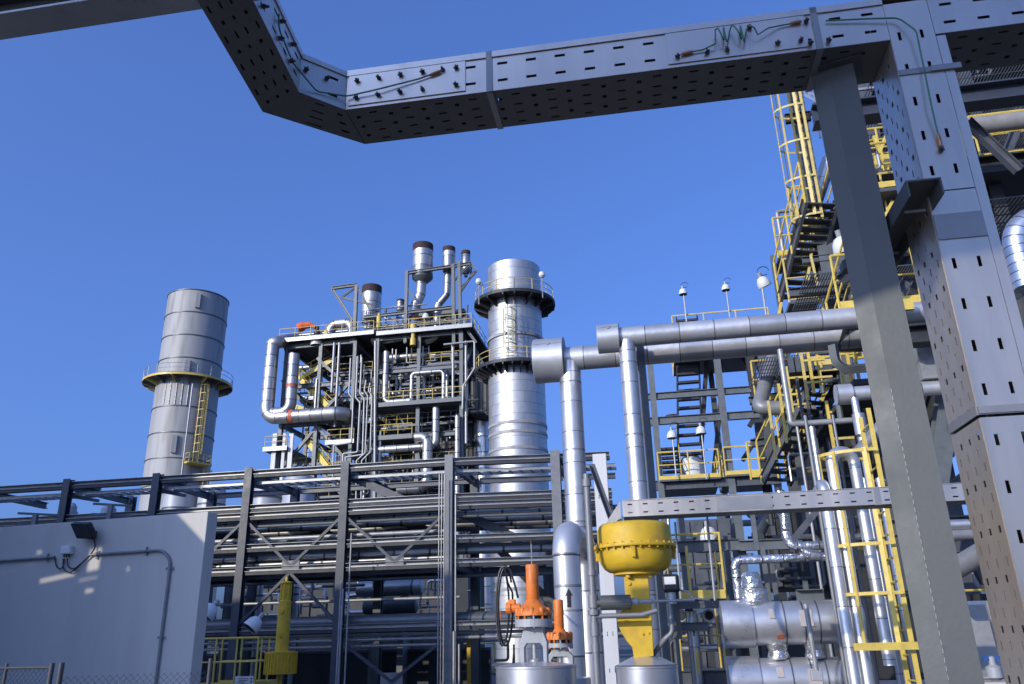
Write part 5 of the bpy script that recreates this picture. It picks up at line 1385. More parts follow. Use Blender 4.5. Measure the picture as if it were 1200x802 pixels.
hdrum('dark horizontal drum lower behind the rack pipe', 430, 485, 712, 9, 31.5, 'pipe_dark')
for i, (x, y0, r, lb) in enumerate(((288, 700, 5, 'thin silver upright pipe seen through the rack left of the yellow riser'), (305, 686, 4, 'second silver upright pipe seen through the rack left of the yellow riser'), (346, 690, 5, 'silver upright pipe seen through the rack right of the yellow riser'), (300, 640, 6, 'dark upright pipe behind the left rack bay'))):
    p = W(x, y0, 32); t = thing('riser_pipe', lb, 'pipe', (p.x, p.y, 0)); MB().cyl(V((p.x, p.y, 0)), p, r * mpx(1, p), 14).build('pipe_run', 'clad_far' if i < 3 else 'pipe_dark', t); MB().lathe(p, [(r * mpx(1, p), -.02), (r * .8 * mpx(1, p), .15), (.001, .25)], n=14).build('pipe_cap', 'clad_far', t)
clutter(26, 245, 520, 680, 790, 0, 8, 'small pipes at ground level behind the rack', 'slim pipe among others in the dark ground level behind the rack', DD=30.5, mats=('grey_steel', 'dark_steel', 'light_steel'), r1=.14)
clutter(24, 250, 530, 640, 735, 0, 8, 'small pipes behind the rack beams', 'slim pipe among others behind the dark rack beams', DD=31, mats=('grey_steel', 'dark_steel', 'clad_far'), r1=.16)
clutter(8, 540, 600, 660, 790, 0, 6, 'small pipes left of the orange actuators', 'slim pipe among others behind the hanging hose', DD=36, mats=('grey_steel', 'dark_steel', 'yellow_pale'), r1=.16)
clutter(22, 250, 530, 670, 740, 0, 4, 'small pipes behind the rack beams', 'slim pipe among others behind the dark rack beams', .1, .3, DD=34, mats=('grey_steel', 'dark_steel', 'clad_far', 'pipe_dark'))
# building block closing the ground level; near-black stands in for shade behind the rack
M['shade_dark'] = nmat('shade_dark_panel', (.016, .018, .022), .6, 0, .3, 1)
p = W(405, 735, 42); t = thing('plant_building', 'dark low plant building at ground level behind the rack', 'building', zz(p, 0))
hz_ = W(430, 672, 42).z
MB().box(g(p.dot(GA), 44, hz_ / 2), GA * 6.6, GB * 2, UP * hz_ / 2).build('wall', 'shade_dark', t)
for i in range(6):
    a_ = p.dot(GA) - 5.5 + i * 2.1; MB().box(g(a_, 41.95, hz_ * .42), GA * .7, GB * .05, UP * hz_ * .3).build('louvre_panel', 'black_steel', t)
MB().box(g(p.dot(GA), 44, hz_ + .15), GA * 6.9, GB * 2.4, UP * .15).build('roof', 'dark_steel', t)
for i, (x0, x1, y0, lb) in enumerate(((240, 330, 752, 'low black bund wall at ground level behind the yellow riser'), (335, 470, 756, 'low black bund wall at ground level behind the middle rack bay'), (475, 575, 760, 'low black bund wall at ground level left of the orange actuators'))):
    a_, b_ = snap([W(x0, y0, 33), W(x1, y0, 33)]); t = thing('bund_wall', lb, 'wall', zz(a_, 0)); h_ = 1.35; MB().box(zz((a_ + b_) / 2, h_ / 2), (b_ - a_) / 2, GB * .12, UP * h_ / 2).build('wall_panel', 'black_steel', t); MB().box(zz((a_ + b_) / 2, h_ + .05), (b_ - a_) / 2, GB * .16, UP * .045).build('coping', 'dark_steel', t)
# ================================================================== right hand stair frame (middle distance)
DF = 33.0
def bm(par, D, p, q, w_=.2, h_=.25, mat='dark_steel', nm='beam', d1=None, kind='I', sn=True):
    a_, b_ = W(p[0], p[1], D), W(q[0], q[1], D if d1 is None else d1)
    if sn and d1 is None: a_, b_ = snap([a_, b_])
    up = UP if abs((b_ - a_).normalized().z) < .9 else GB
    m = MB()
    (m.ibeam if kind == 'I' else m.chan if kind == 'C' else m.bar)(a_, b_, w_, h_, up=up); return m.build(nm, mat, par)
def col(par, D, px, py, w_=.3, mat='dark_steel', z0=0.0, kind='I'):
    p = W(px, py, D); m = MB(); (m.ibeam if kind == 'I' else m.bar)(V((p.x, p.y, z0)), p, w_, w_, up=GB); return m.build('column', mat, par)
fa_ = thing('steel_framework', 'open dark steel frame with a railed platform between the silver mains and the yellow actuator', 'steel frame', zz(W(838, 740, DF), 0))
col(fa_, DF, 838, 405, .27, 'grey_steel'); col(fa_, DF + 5, 829, 405, .24, 'dark_steel'); col(fa_, DF + 1, 877, 408, .34, 'black_steel'); col(fa_, DF + 5, 889, 408, .3, 'dark_steel'); col(fa_, DF, 760, 405, .25, 'grey_steel')
for D_ in (DF, DF + 5):
    bm(fa_, D_, (752, 466), (880, 456), .2, .28, 'grey_steel'); bm(fa_, D_, (752, 495), (890, 483), .2, .32, 'grey_steel')
    bm(fa_, D_, (762, 570), (915, 560), .2, .38, 'dark_steel'); bm(fa_, D_, (775, 640), (870, 636), .2, .3, 'grey_steel'); bm(fa_, D_, (775, 590), (870, 583), .2, .3, 'dark_steel')
for p, q in (((829, 408), (822, 520)), ((845, 465), (836, 560)), ((878, 500), (890, 480)), ((876, 430), (890, 465)), ((866, 412), (884, 440)), ((870, 540), (886, 515))): bm(fa_, DF + 3, p, q, .2, .2, 'black_steel', 'brace', kind='B', sn=False)
bm(fa_, DF, (752, 510), (762, 497), .18, .18, 'dark_steel', 'brace', kind='B', sn=False)
def platf(par, D, x0, x1, y, depth, rail=True, mat='yellow_rail', deckmat='dark_steel', back=False, r=.03, left=True, right=True, h=1.1, toe=True):
    a_, b_ = snap([W(x0, y, D), W(x1, y, D)])
    MB().box((a_ + b_) / 2 + GB * depth / 2 - UP * .06, (b_ - a_) / 2, GB * depth / 2, UP * .04).build('deck', deckmat, par)
    P = [a_ + GB * .03, b_ + GB * .03]
    if left: P = [a_ + GB * depth] + P
    if right: P = P + [b_ + GB * depth]
    if rail: rail_mb(P, h, 1.3, r, toe=False).build('guard_rail', mat, par)
    if toe: MB().bar(a_ + UP * .05, b_ + UP * .05, .02, .16).build('toe_board', mat, par)
    return a_, b_
platf(fa_, DF - .3, 773, 845, 562, 4); platf(fa_, DF - .3, 851, 911, 556, 4)
platf(fa_, DF - .1, 790, 905, 398, 5, mat='yellow_pale', r=.035)
def flight(label, p0, p1, w_=.8, n_=12, mat='black_steel', railmat=None, ax=None, r=.025, stw=.05, sth=.22, nose=None, name='stair_flight'):
    s_ = ax or GA; t = thing(name, label, 'stairs', p0 if p0.z < p1.z else p1)
    for o_ in (-1, 1): MB().bar(p0 + s_ * w_ / 2 * o_, p1 + s_ * w_ / 2 * o_, stw, sth).build('stringer', mat, t)
    hd_ = (p1 - p0); hd_.z = 0; hd_ = hd_.normalized() if hd_.length > .01 else GB
    for i in range(n_):
        q = p0.lerp(p1, (i + .5) / n_)
        MB().box(q, s_ * w_ / 2, hd_ * .15, UP * .05).build('tread', nose or mat, t)
    if railmat:
        for o_ in (-1, 1): rail_mb([p0 + s_ * (w_ / 2 + .03) * o_, p1 + s_ * (w_ / 2 + .03) * o_], 1.0, 1.2, r, toe=False).build('handrail', railmat, t)
    return t
flight('steep dark stair climbing away behind the silver mains, seen against the sky', W(809, 538, DF + 1), W(805, 372, DF + 4.5), 1.0, 17)
flight('short dark stair with yellow handrails at the left end of the railed platform', W(786, 562, DF + .5), W(783, 524, DF + 2.2), .85, 7, railmat='yellow_rail')
q = W(813, 566, DF + 1.5); r_ = 14 * mpx(1, q); t = thing('storage_vessel', 'small white drum on the railed platform under the dark stair', 'vessel', q); MB().lathe(q, [(r_, 0), (r_, .95), (r_ * .7, 1.1), (.001, 1.15)], n=28).build('vessel_shell', 'white', t)
q = W(788, 492, DF + 4); t = thing('rusty_cap', 'small rusty round cap under the frame beam left of the dark stair', 'cap', q); MB().lathe(q, [(.001, .25), (.3, .2), (.38, 0), (.001, -.1)], n=16).build('cap_shell', 'rust', t)

# hooded lamps
def hood_lamp(label, D, px, py, s=1.0, pole=None, tilt=None, loop=True, polemat='light_steel'):
    q = W(px, py, D); t = thing('hood_lamp', label, 'lamp', q)
    ax_ = tilt.normalized() if tilt else UP
    k = s
    MB().lathe(q, [(.20 * k, -.20 * k), (.205 * k, -.19 * k), (.175 * k, -.02 * k), (.12 * k, .08 * k), (.06 * k, .11 * k), (.001, .115 * k)], axis=ax_, n=24).build('lamp_shade', 'white', t)
    MB().lathe(q, [(.19 * k, -.195 * k), (.12 * k, -.12 * k), (.001, -.10 * k)], axis=ax_, n=24).build('lamp_glass', 'lens', t)
    MB().cyl(q + ax_ * .1 * k, q + ax_ * .24 * k, .055 * k, 12).build('lamp_neck', 'cast', t)
    if loop:
        P = [q + ax_ * .2 * k + (GA * math.cos(a_) * .16 + UP * math.sin(a_) * .14) * k + GA * .13 * k + UP * .1 * k for a_ in [2 * math.pi * i / 14 for i in range(13)]]
        MB().tube(P, .012 * k, 6).build('cable_loop', 'black', t)
    if pole:
        b_ = q + ax_ * .15 * k + GA * .02; MB().cyl(b_ - UP * pole, b_ + UP * .1, .03, 8).build('lamp_pole', polemat, t)
    return t
hood_lamp('white hooded lamp on a pole above the mains, left of the pair', DF - .2, 800, 341, .9, 1.6)
hood_lamp('white hooded lamp on a pole above the mains, right of the pair', DF - .2, 850, 336, .9, 1.6)
hood_lamp('white hooded lamp on a pole at the left end of the railed platform', DF - .5, 787, 508, 1.05, 2.0)
hood_lamp('white hooded lamp on a pole in front of the dark stair', DF - .5, 821, 503, 1.05, 2.2)
hood_lamp('white hooded lamp tilted outward at the top of the yellow stair tower', 20, 893, 329, .9, 1.5, V((-.4, -.2, .9)))
hood_lamp('big white hooded lamp half hidden behind the galvanised post', 14.5, 986, 284, 1.0, None, V((-.25, -.25, .9)), False)
hood_lamp('white hooded lamp tilted left under the rack by the wall edge', 20, 247, 714, 1.15, None, V((.5, .35, .8)), False)
hood_lamp('white hooded lamp tilted left beside the yellow riser', 20.5, 300, 729, 1.1, None, V((.55, .35, .75)), False)
hood_lamp('white hooded lamp under the small tray right of the yellow actuator', 22, 830, 624, 1.25, 1.2, V((-.1, -.1, 1)), False)

# ================================================================== platforms right of the yellow actuator
DP = 15.0
fb2 = thing('platform_frame', 'dark steel frame with two yellow railed platforms right of the yellow actuator', 'steel frame', zz(W(820, 740, DP), 0))
for px in (795, 862): col(fb2, DP + .5, px, 585, .14, 'grey_steel')
col(fb2, DP + 2, 842, 580, .16, 'dark_steel'); col(fb2, DP + .1, 788, 700, .10, 'grey_steel')
bm(fb2, DP + .3, (778, 642), (866, 636), .12, .2, 'grey_steel'); bm(fb2, DP + .3, (866, 640), (940, 634), .12, .18, 'grey_steel'); bm(fb2, DP + .3, (790, 735), (830, 734), .1, .14, 'grey_steel')
a_, b_ = platf(fb2, DP, 786, 851, 702, 1.6, r=.022, left=False)
bm(fb2, DP + .02, (786, 709), (852, 706), .12, .16, 'dark_steel')
a_, b_ = platf(fb2, DP + .6, 800, 852, 786, 1.6, r=.02, left=False, toe=False); bm(fb2, DP + .6, (796, 795), (854, 792), .12, .24, 'dark_steel')
for (p, q) in (((804, 640), (811, 702)), ((816, 760), (820, 790))): bm(fb2, DP, p, q, .05, .05, 'yellow_rail', 'post', kind='B')
for i, (x0, y0, x1, y1) in enumerate(((791, 612, 798, 702), (828, 600, 838, 704))):
    t = thing('hanger_rod', ['left', 'right'][i] + ' one of two thin grey rods hanging from the small tray by the actuator', 'rod', W(x0, y0, 9.2)); MB().cyl(W(x0, y0, 9.2), W(x1, y1, 9.2), .014, 6).build('rod', 'light_steel', t)
R_ = DP
def rp(label, D, pts, r, mat='clad_s', **k): return pipe(k.pop('name', 'insulated_pipe'), label, 'pipe', D, pts, r, mat, **k)
rp('bright upright pipe with a small arrow under the upper yellow railed platform', R_ + .4, [(810, 716), (816, 792)], 6.0, 'clad_s', ground=True, name='upright_pipe')
aq = W(812.5, 738, R_ + .4); ak = mpx(1, aq); t_ = bpy.data.objects['upright_pipe']; m = MB(); q = aq - GB * (6.6 * ak)
m.v = [q + GA * x * ak + UP * y * ak for x, y in ((-1, -7), (1, -7), (1, 1), (2.6, 1), (0, 6), (-2.6, 1), (-1, 1))]; m.face(list(range(7))); m.build('arrow_mark', 'ink', t_, solid=.004)
for i, px in enumerate((797, 830)):
    q = W(px, 722, R_ + .9); rr = 7 * mpx(1, q); t = thing('motor_drum', 'round silver drum end under the upper platform, %s of the arrow pipe' % ['left', 'right'][i], 'drum', q)
    MB().tube([q - GB * .3, q + GB * .4], rr, 20).build('drum_shell', 'clad_s', t); MB().cyl(q - GB * .33, q - GB * .3, rr * .7, 16).build('end_plate', 'black_steel', t)
q = W(806, 693, R_ + .8); t = thing('motor_drum', 'small grey valve bonnet standing on the upper yellow railed platform', 'valve', q); MB().lathe(q, [(.16, -.16), (.16, 0), (.2, .02), (.2, .07), (.12, .1), (.12, .22), (.001, .24)], n=16, smooth=False).build('bonnet', 'cast', t)
# ================================================================== two stacked exchanger drums
DX = 12.4
def xdrum(label, x0, x1, y, r, D, zoff=0):
    a_, b_ = snap([W(x0, y, D), W(x1, y, D)]); rr = r * mpx(1, a_); d = (b_ - a_).normalized()
    t = thing('exchanger_drum', label, 'drum', a_ - UP * rr)
    cap = .42
    MB().tube([a_, a_, a_ + d * cap, a_ + d * cap], [.001, rr * 1.10, rr * 1.10, rr * .9], 44, caps=False, smooth=True).build('end_cap', 'drum_cap', t)
    t.children[0].modifiers.new('e', 'EDGE_SPLIT').split_angle = R(40)
    MB().tube([a_ + d * cap * .8, b_], rr, 44).build('drum_shell', 'clad_drum', t)
    for s in (.83, 1.28, 1.72): MB().cyl(a_ + d * (cap + s - .42), a_ + d * (cap + s - .40), rr * 1.02, 44).build('drum_strap', 'dark_steel', t)
    for s, dz, w_, h_, mt_, nm in ((.58, .12, .045, .07, 'stone', 'inspection_label'), (1.02, .05, .085, .11, 'stone', 'name_plate'), (.66, -.18, .05, .04, 'rust_red', 'rust_stain')):
        w0_ = math.asin(max(-1, min(1, dz / rr))); c_ = a_ + d * (s + .1) - GB * (rr + .004) * math.cos(w0_) + UP * dz
        n_ = (-GB * math.cos(w0_) + UP * math.sin(w0_)); MB().box(c_, d * w_, n_.cross(d) * h_, n_ * .006).build(nm, mt_, t, bevel=.004)
    return t, a_, b_, rr
M['drum_cap'] = nmat('brushed_cap', (.58, .575, .565), .33, .7, .12, 3, bump=.15, bscale=4)
M['rust_red'] = nmat('red_brown_stain', (.30, .10, .06), .8, 0, .4, 9)
x1_, xa, xb, xr = xdrum('upper of two stacked dull silver exchanger drums', 846, 1010, 732, 24, DX)
x2_, xa2, xb2, xr2 = xdrum('lower of two stacked dull silver exchanger drums', 854, 1010, 799, 25, DX + .05)
for s, lb in ((.72, 'left of two short shiny nozzles joining the stacked drums'), (1.22, 'right of two short shiny nozzles joining the stacked drums')):
    q = xa + GA * s; t = thing('nozzle', lb, 'nozzle', q - UP * 0.7); z0_ = xa2.z + xr2 * .9; z1_ = xa.z - xr * .9
    MB().lathe(zz(q, 0), [(.12, z0_), (.15, z0_ + .04), (.13, z0_ + .12), (.125, z1_ - .1), (.15, z1_ - .02), (.11, z1_)], n=20).build('nozzle_jacket', 'clad_crinkle', t) if 'clad_crinkle' in M else None
q = xa + GA * 1.75; t = thing('saddle_plinth', 'beige lagged saddle plinth supporting the stacked drums', 'plinth', zz(q, 0)); MB().box(zz(q, xa.z / 2 - xr * .42), GA * .19, GB * .24, UP * (xa.z / 2 - xr * .42)).build('plinth_block', 'stone', t, bevel=.02)
q = xa + GA * .48 + UP * xr * .95; t = thing('inlet_can', 'short shiny can and elbow on top of the upper exchanger drum', 'pipe fitting', q)
MB().lathe(zz(q, 0), [(.17, q.z - .1), (.20, q.z + .02), (.20, q.z + .20), (.15, q.z + .22), (.14, q.z + .36), (.10, q.z + .42), (.001, q.z + .43)], n=26, smooth=False).build('can_jacket', 'clad_crinkle', t)
# pipework above the drums
rp('silver pipe coming down to the upper drum and turning right along the frame', DX + .2, [(866, 703), (860, 657), (950, 650), (975, 649)], 5.0, 'clad_crinkle', bend=1.6)
rp('shiny pipe dropping behind the small tray and turning right over the drums', DX + .3, [(914, 575), (922, 641), (975, 639)], 5.0, 'clad_crinkle', bend=2.2)
q = W(949, 651, DX + .15); t = thing('crumpled_jacket', 'crumpled bright foil joint where two pipes meet above the drums', 'pipe fitting', q); MB().tube([q - GA * .12 + UP * .08, q + GA * .02, q + GA * .14 - UP * .02], [.05, .085, .06], 14).build('foil', 'clad_crinkle', t)
for i, (p, q) in enumerate((((943, 680), (948, 706)), ((893, 640), (899, 706)), ((903, 650), (908, 706)), ((880, 590), (888, 645)))):
    t = thing('frame_post', ['short grey post over the drums, nearest the plinth', 'slim post left above the drums', 'slim post right above the drums', 'slim dark post behind the small tray above the drums'][i], 'post', W(*q, DX + .8)); a_, b_ = snap([W(*p, DX + .8), W(*q, DX + .8)]); MB().bar(a_, b_, .07, .07, up=GB).build('post', 'grey_steel', t)
t = thing('support_beam', 'short grey channel beam bolted above the upper exchanger drum', 'beam', W(935, 700, DX - .1)); bm(t, DX - .1, (934, 700), (966, 698), .12, .2, 'grey_steel', kind='C')
t = thing('support_beam', 'dark diagonal brace rising behind the small tray above the drums', 'brace', W(925, 640, DX + 1.5)); bm(t, DX + 1.5, (924, 640), (956, 600), .1, .1, 'dark_steel', kind='B', sn=False)
t = thing('pull_rod', 'thin pale slanting pipe crossing in front of the stacked drums', 'pipe', W(944, 706, DX - .9)); MB().tube([W(944, 708, DX - .9), W(957, 788, DX - .9)], .032, 12).build('pipe_run', 'light_steel', t); q = W(957, 792, DX - .9); MB().box(q, GA * .07, GB * .04, UP * .06).build('clamp', 'cast', t, bevel=.01)
q = W(882, 608, 17); rp('leaning grey pipe under the small tray', 17, [(904, 590, 1), (888, 628, 0)], 7, 'pipe_dark', sn=False)
# ================================================================== twin risers and the lower caged ladder
DL = 11.6
a_ = W(971, 606, DL); ra = 6.6 * mpx(1, a_)
p1x = W(971, 606, DL); p1 = V((p1x.x, p1x.y, 0)); p2x = W(985, 606, DL + .1); p2 = V((p2x.x, p2x.y, 0))
z1e = W(958, 566, DL).z; z2e = W(975, 528, DL).z
t = thing('insulated_pipe', 'left of two tall shiny risers beside the yellow ladder, ending in the lower elbow', 'pipe', p1)
MB().tube(fillet([p1, zz(p1, z1e), zz(p1, z1e) + GB * 1.3 + GA * .1], ra * 2.1, 8), ra, 24).build('pipe_run', 'clad_gloss', t)
t = thing('insulated_pipe', 'right of two tall shiny risers beside the yellow ladder, arching over at the top', 'pipe', p2)
MB().tube(fillet([p2, zz(p2, z2e), zz(p2, z2e) + GA * .32 + GB * .1, zz(p2, z2e - .8) + GA * .33 + GB * .12, zz(p2, z2e - 2.8) + GA * .33 + GB * .12], ra * 2.1, 8), ra * 1.04, 24).build('pipe_run', 'clad_gloss', t)
for i, (px, py, r) in enumerate(((961, 600, 2.2), (995, 600, 1.8))):
    q = W(px, py, DL + .35); t = thing('slim_riser', ['thin grey conduit along the left tall riser', 'thin dark conduit between the right tall riser and the ladder'][i], 'pipe', zz(q, 0)); MB().cyl(zz(q, 0), q + UP * 1.4, r * mpx(1, q), 10).build('pipe_run', 'conduit', t)
lb_ = W(1078, 801, DL - .2)
lzt = W(1018, 482, DL).z
lad = caged_ladder('yellow caged ladder low on the right beside the tall shiny risers', V((lb_.x, lb_.y, 0)) + GB * .28, lzt, -GA, width=.5, cage_from=W(1060, 755, DL).z, hoop=.62, cage_w=.68, rung=.3, strap=.06)
zc_ = W(1045, 757, DL).z; b_ = lad.location
m = MB(); m.bar(V((b_.x, b_.y, zc_)) - GB * .36 - GA * .72, V((b_.x, b_.y, zc_)) - GB * .36 + GA * .06, .03, .09); m.build('cage_bar', 'yellow_rail', lad)
# upper ladder
q = W(957, 236, 17.0); zt_ = W(928, 92, 17.0).z
b2 = thing_ = caged_ladder('faded yellow caged ladder high on the right against the sky', V((q.x, q.y, W(950, 262, 17).z)), zt_ + 1.2, -GA, width=.5, cage_from=.1, hoop=.98, cage_w=.6, rung=.27, mat='yellow_pale', strap=.07)
t = thing('ladder_post', 'dark rusty column right behind the faded upper ladder', 'column', W(955, 240, 17.6)); a_ = W(955, 240, 17.6); MB().ibeam(zz(a_, 6), zz(a_, zt_ + 1.5), .3, .3, .03, up=GB).build('column_section', 'grey_steel', t)
t = thing('ladder_bracket', 'dark bracket holding the faded upper ladder', 'bracket', W(930, 130, 17.5)); bm(t, 17.4, (920, 140), (950, 137), .1, .25, 'rust')
t = thing('slotted_channel', 'pale slotted channel strut sloping down to the galvanised post', 'strut', W(944, 104, 12))
a_, b_ = W(942, 106, 12), W(975, 124, 11.6); m = MB(); d = (b_ - a_).normalized(); up_ = (UP * 1).normalized(); m.perf(a_ - UP * .12, b_ - UP * .12, b_ + UP * .06, a_ + UP * .06, [(i / 5 + .04, i / 5 + .15, .35, .65) for i in range(5)]); m.build('channel_face', 'tray', t, solid=.006)

# ================================================================== near structure on the right: columns, beams, stairs
DN = 16.0
fn = thing('process_structure', 'big steel structure filling the right side behind the galvanised post', 'process structure', zz(W(1000, 700, DN), 0))
def hb(D, p, q, w_=.3, h_=.3, mat='dark_steel', **k): return bm(fn, D, p, q, w_, h_, mat, **k)
col(fn, 13.2, 1092, 60, .34, 'dark_steel'); col(fn, 19, 1000, 60, .34, 'dark_steel'); col(fn, 19, 1120, 60, .3, 'dark_steel'); col(fn, 23, 906, 400, .3, 'dark_steel'); col(fn, 13.2, 1330, 60, .34)
hb(11.5, (952, 138), (1290, 104), .3, .33, 'navy')
hb(14, (1010, 72), (1300, 46), .3, .4, 'black_steel'); hb(13, (1130, 200), (1290, 186), .3, .34, 'black_steel'); hb(17, (1000, 215), (1290, 196), .3, .34, 'dark_steel')
hb(17, (925, 344), (1060, 330), .16, .2, 'dark_steel'); hb(17.5, (940, 306), (1060, 297), .14, .16, 'dark_steel')
hb(16, (1015, 480), (1300, 455), .3, .34, 'dark_steel'); hb(16, (1015, 620), (1300, 605), .3, .3, 'grey_steel'); hb(15, (1090, 640), (1290, 628), .2, .25, 'dark_steel')
hb(12.5, (1060, 395), (1290, 372), .3, .3, 'black_steel')
for (D, p, q, w_, m_) in ((12, (1133, 142), (1194, 200), .13, 'dark_steel'), (14, (1175, 190), (1200, 128), .16, 'dark_steel'), (13.5, (1092, 600), (1114, 440), .3, 'grey_steel'), (14, (1094, 590), (1150, 545), .2, 'grey_steel'), (14, (1060, 560), (1100, 440), .2, 'black_steel'), (13, (985, 330), (1050, 260), .2, 'black_steel'), (16, (1105, 590), (1160, 690), .18, 'dark_steel'), (15, (1020, 430), (1062, 330), .2, 'dark_steel')):
    bm(fn, D, p, q, w_, w_, m_, 'brace', kind='I', sn=False)
hb(13, (1081, 400), (1087, 446), .3, .25, 'light_steel', kind='B'); 
# gratings overhead (underside seen)
def grate(D, p, q, depth, pitch=.07):
    a_, b_ = snap([W(*p, D), W(*q, D)]); grating_mb(a_, b_ - a_, GB * depth, pitch, .012, .035, .3).build('grating', 'dark_steel', fn)
grate(16, (945, 322), (1080, 308), 2.0, .055); grate(17.8, (938, 292), (1060, 280), 1.6, .055); grate(13.2, (1140, 236), (1300, 224), 1.6); grate(17.4, (1000, 160), (1290, 140), 2); grate(16.5, (1020, 96), (1290, 70), 2)
def deckN(D, p, q, depth, mat='black_steel'):
    a_, b_ = snap([W(*p, D), W(*q, D)]); MB().box((a_ + b_) / 2 + GB * depth / 2, (b_ - a_) / 2, GB * depth / 2, UP * .05).build('deck', mat, fn)
deckN(14, (1000, 448), (1300, 425), 4); deckN(17.5, (1000, 200), (1290, 185), 4); grate(18, (890, 420), (1010, 408), 2.4, .06); deckN(19, (1010, 90), (1290, 60), 4)
# yellow railings in the structure
def yr(D, pts, h=1.05, r=.024, mat='yellow_rail', step=1.1): 
    P = snap([W(*p, D) for p in pts]); rail_mb(P, h, step, r, toe=True).build('guard_rail', mat, fn)
yr(15.5, [(1150, 187), (1300, 178)]); yr(13, [(1140, 160), (1300, 147)], .4); yr(16.2, [(1016, 232), (1062, 228)]); yr(17, [(1010, 190), (1070, 184)]); yr(14, [(984, 362), (1080, 352)]); yr(19.5, [(925, 448), (948, 446)], mat='yellow_rail'); yr(17.5, [(1026, 268), (1062, 264)])
yr(24, [(880, 560), (912, 557)], r=.03); yr(14.4, [(1128, 735), (1180, 731)]); yr(13, [(1185, 360), (1300, 352)])
hb(13.4, (1150, 186), (1300, 174), .06, .16, 'yellow_rail', kind='B'); hb(13.6, (1010, 362), (1070, 358), .08, .2, 'yellow_rail', kind='B'); hb(13, (1139, 188), (1128, 150), .1, .1, 'yellow_rail', kind='B'); hb(14, (1000, 350), (1010, 330), .1, .1, 'yellow_rail', kind='B', sn=False)
for k_, (D_, p_, q_) in enumerate(((15.2, (1016, 222), (1060, 218)), (15.6, (1018, 258), (1066, 254)), (16.4, (1014, 200), (1058, 196)), (16.8, (1020, 300), (1066, 296)), (18.5, (912, 300), (944, 297)), (19, (930, 262), (968, 259)), (18.2, (985, 356), (1022, 352)), (17.8, (925, 352), (960, 349)), (20, (886, 470), (915, 468)), (17.5, (940, 430), (985, 426)))):
    P_ = snap([W(*p_, D_), W(*q_, D_)]); rail_mb(P_, 1.05, .5, .026, toe=True).build('guard_rail', 'yellow_pale' if k_ % 2 else 'yellow_rail', fn)
    MB().box((P_[0] + P_[1]) / 2 + GB * .45 - UP * .05, (P_[1] - P_[0]) / 2, GB * .45, UP * .04).build('deck', 'dark_steel', fn)
for (D_, p_, q_, w_) in ((18, (941, 228), (921, 322), .07), (17.6, (958, 245), (946, 330), .06), (18.6, (926, 300), (912, 372), .07), (18, (930, 240), (948, 330), .06), (17.2, (950, 300), (966, 368), .05), (16.5, (985, 372), (1000, 318), .08), (16.3, (1000, 318), (1012, 366), .08), (17, (1010, 372), (1026, 322), .07), (15.5, (1022, 200), (1042, 150), .07), (15.8, (1040, 200), (1024, 160), .07), (15.5, (1020, 290), (1046, 236), .07), (21, (888, 452), (905, 418), .06), (20.5, (896, 500), (914, 462), .06), (18, (985, 436), (1000, 400), .08), (18.2, (962, 470), (982, 430), .08)):
    bm(fn, D_, p_, q_, w_, w_, 'yellow_rail' if w_ > .06 else 'yellow_pale', 'rail_brace', kind='B', sn=False)
for (D_, x_, y0_, y1_, w_) in ((18.8, 905, 300, 372, .10), (18.6, 935, 250, 372, .09), (17.5, 968, 255, 372, .12), (19.5, 915, 410, 570, .12), (19, 940, 420, 575, .09), (16.8, 985, 300, 372, .1)):
    a_ = W(x_, y0_, D_); MB().bar(a_, V((a_.x, a_.y, W(x_, y1_, D_).z)), w_, w_, up=GB).build('column', 'grey_steel', fn)
for k_, (D_, x_, y0_, y1_) in enumerate(((16.5, 938, 412, 470), (16.5, 946, 410, 462), (16.8, 955, 404, 452), (16.2, 980, 400, 480), (16.2, 990, 402, 486), (16, 1000, 408, 470), (17.5, 921, 430, 500), (17.5, 912, 450, 520), (16, 968, 470, 540), (18, 900, 470, 540))):
    a_ = W(x_, y0_, D_); bar_ = V((a_.x, a_.y, W(x_, y1_, D_).z)); MB().bar(a_, bar_, .055, .055, up=GB).build('rail_post', 'yellow_rail' if k_ % 3 else 'yellow_pale', fn)
    if k_ < 9:
        m_ = a_.lerp(bar_, .2); MB().bar(m_, m_ + GA * .45, .045, .045).build('rail_bar', 'yellow_rail', fn); m_ = a_.lerp(bar_, .65); MB().bar(m_, m_ + GA * .4, .045, .045).build('rail_bar', 'yellow_pale', fn)
for (D_, p_, q_, w_) in ((21, (893, 412), (905, 560), .22), (22, (915, 412), (925, 560), .2), (20, (930, 420), (940, 560), .16), (21.5, (878, 470), (935, 462), .2), (21.5, (880, 520), (940, 512), .2), (21, (893, 470), (925, 412), .12), (21, (898, 540), (930, 480), .12)):
    bm(fn, D_, p_, q_, w_, w_, 'dark_steel', 'secondary_beam', kind='I', sn=False)
random.seed(33)
for k_ in range(95):
    D_ = random.uniform(15.5, 21); y_ = random.uniform(100, 640); lo = 952 if y_ < 380 else 896; x_ = random.uniform(lo, 1090)
    p = W(x_, y_, D_); r_ = random.random(); m_ = random.choice(('dark_steel', 'grey_steel', 'grey_steel', 'light_steel', 'yellow_rail' if r_ < .8 else 'grey_steel'))
    if r_ < .45: q = p + GA * random.uniform(.5, 1.6)
    elif r_ < .8: q = p + UP * random.uniform(.5, 1.5)
    else: q = p + GA * random.uniform(-.5, .7) + UP * random.uniform(.6, 1.2)
    w_ = random.uniform(.03, .07); MB().bar(p, q, w_, w_, up=UP if abs((q - p).normalized().z) < .9 else GB).build('strut', m_, fn)
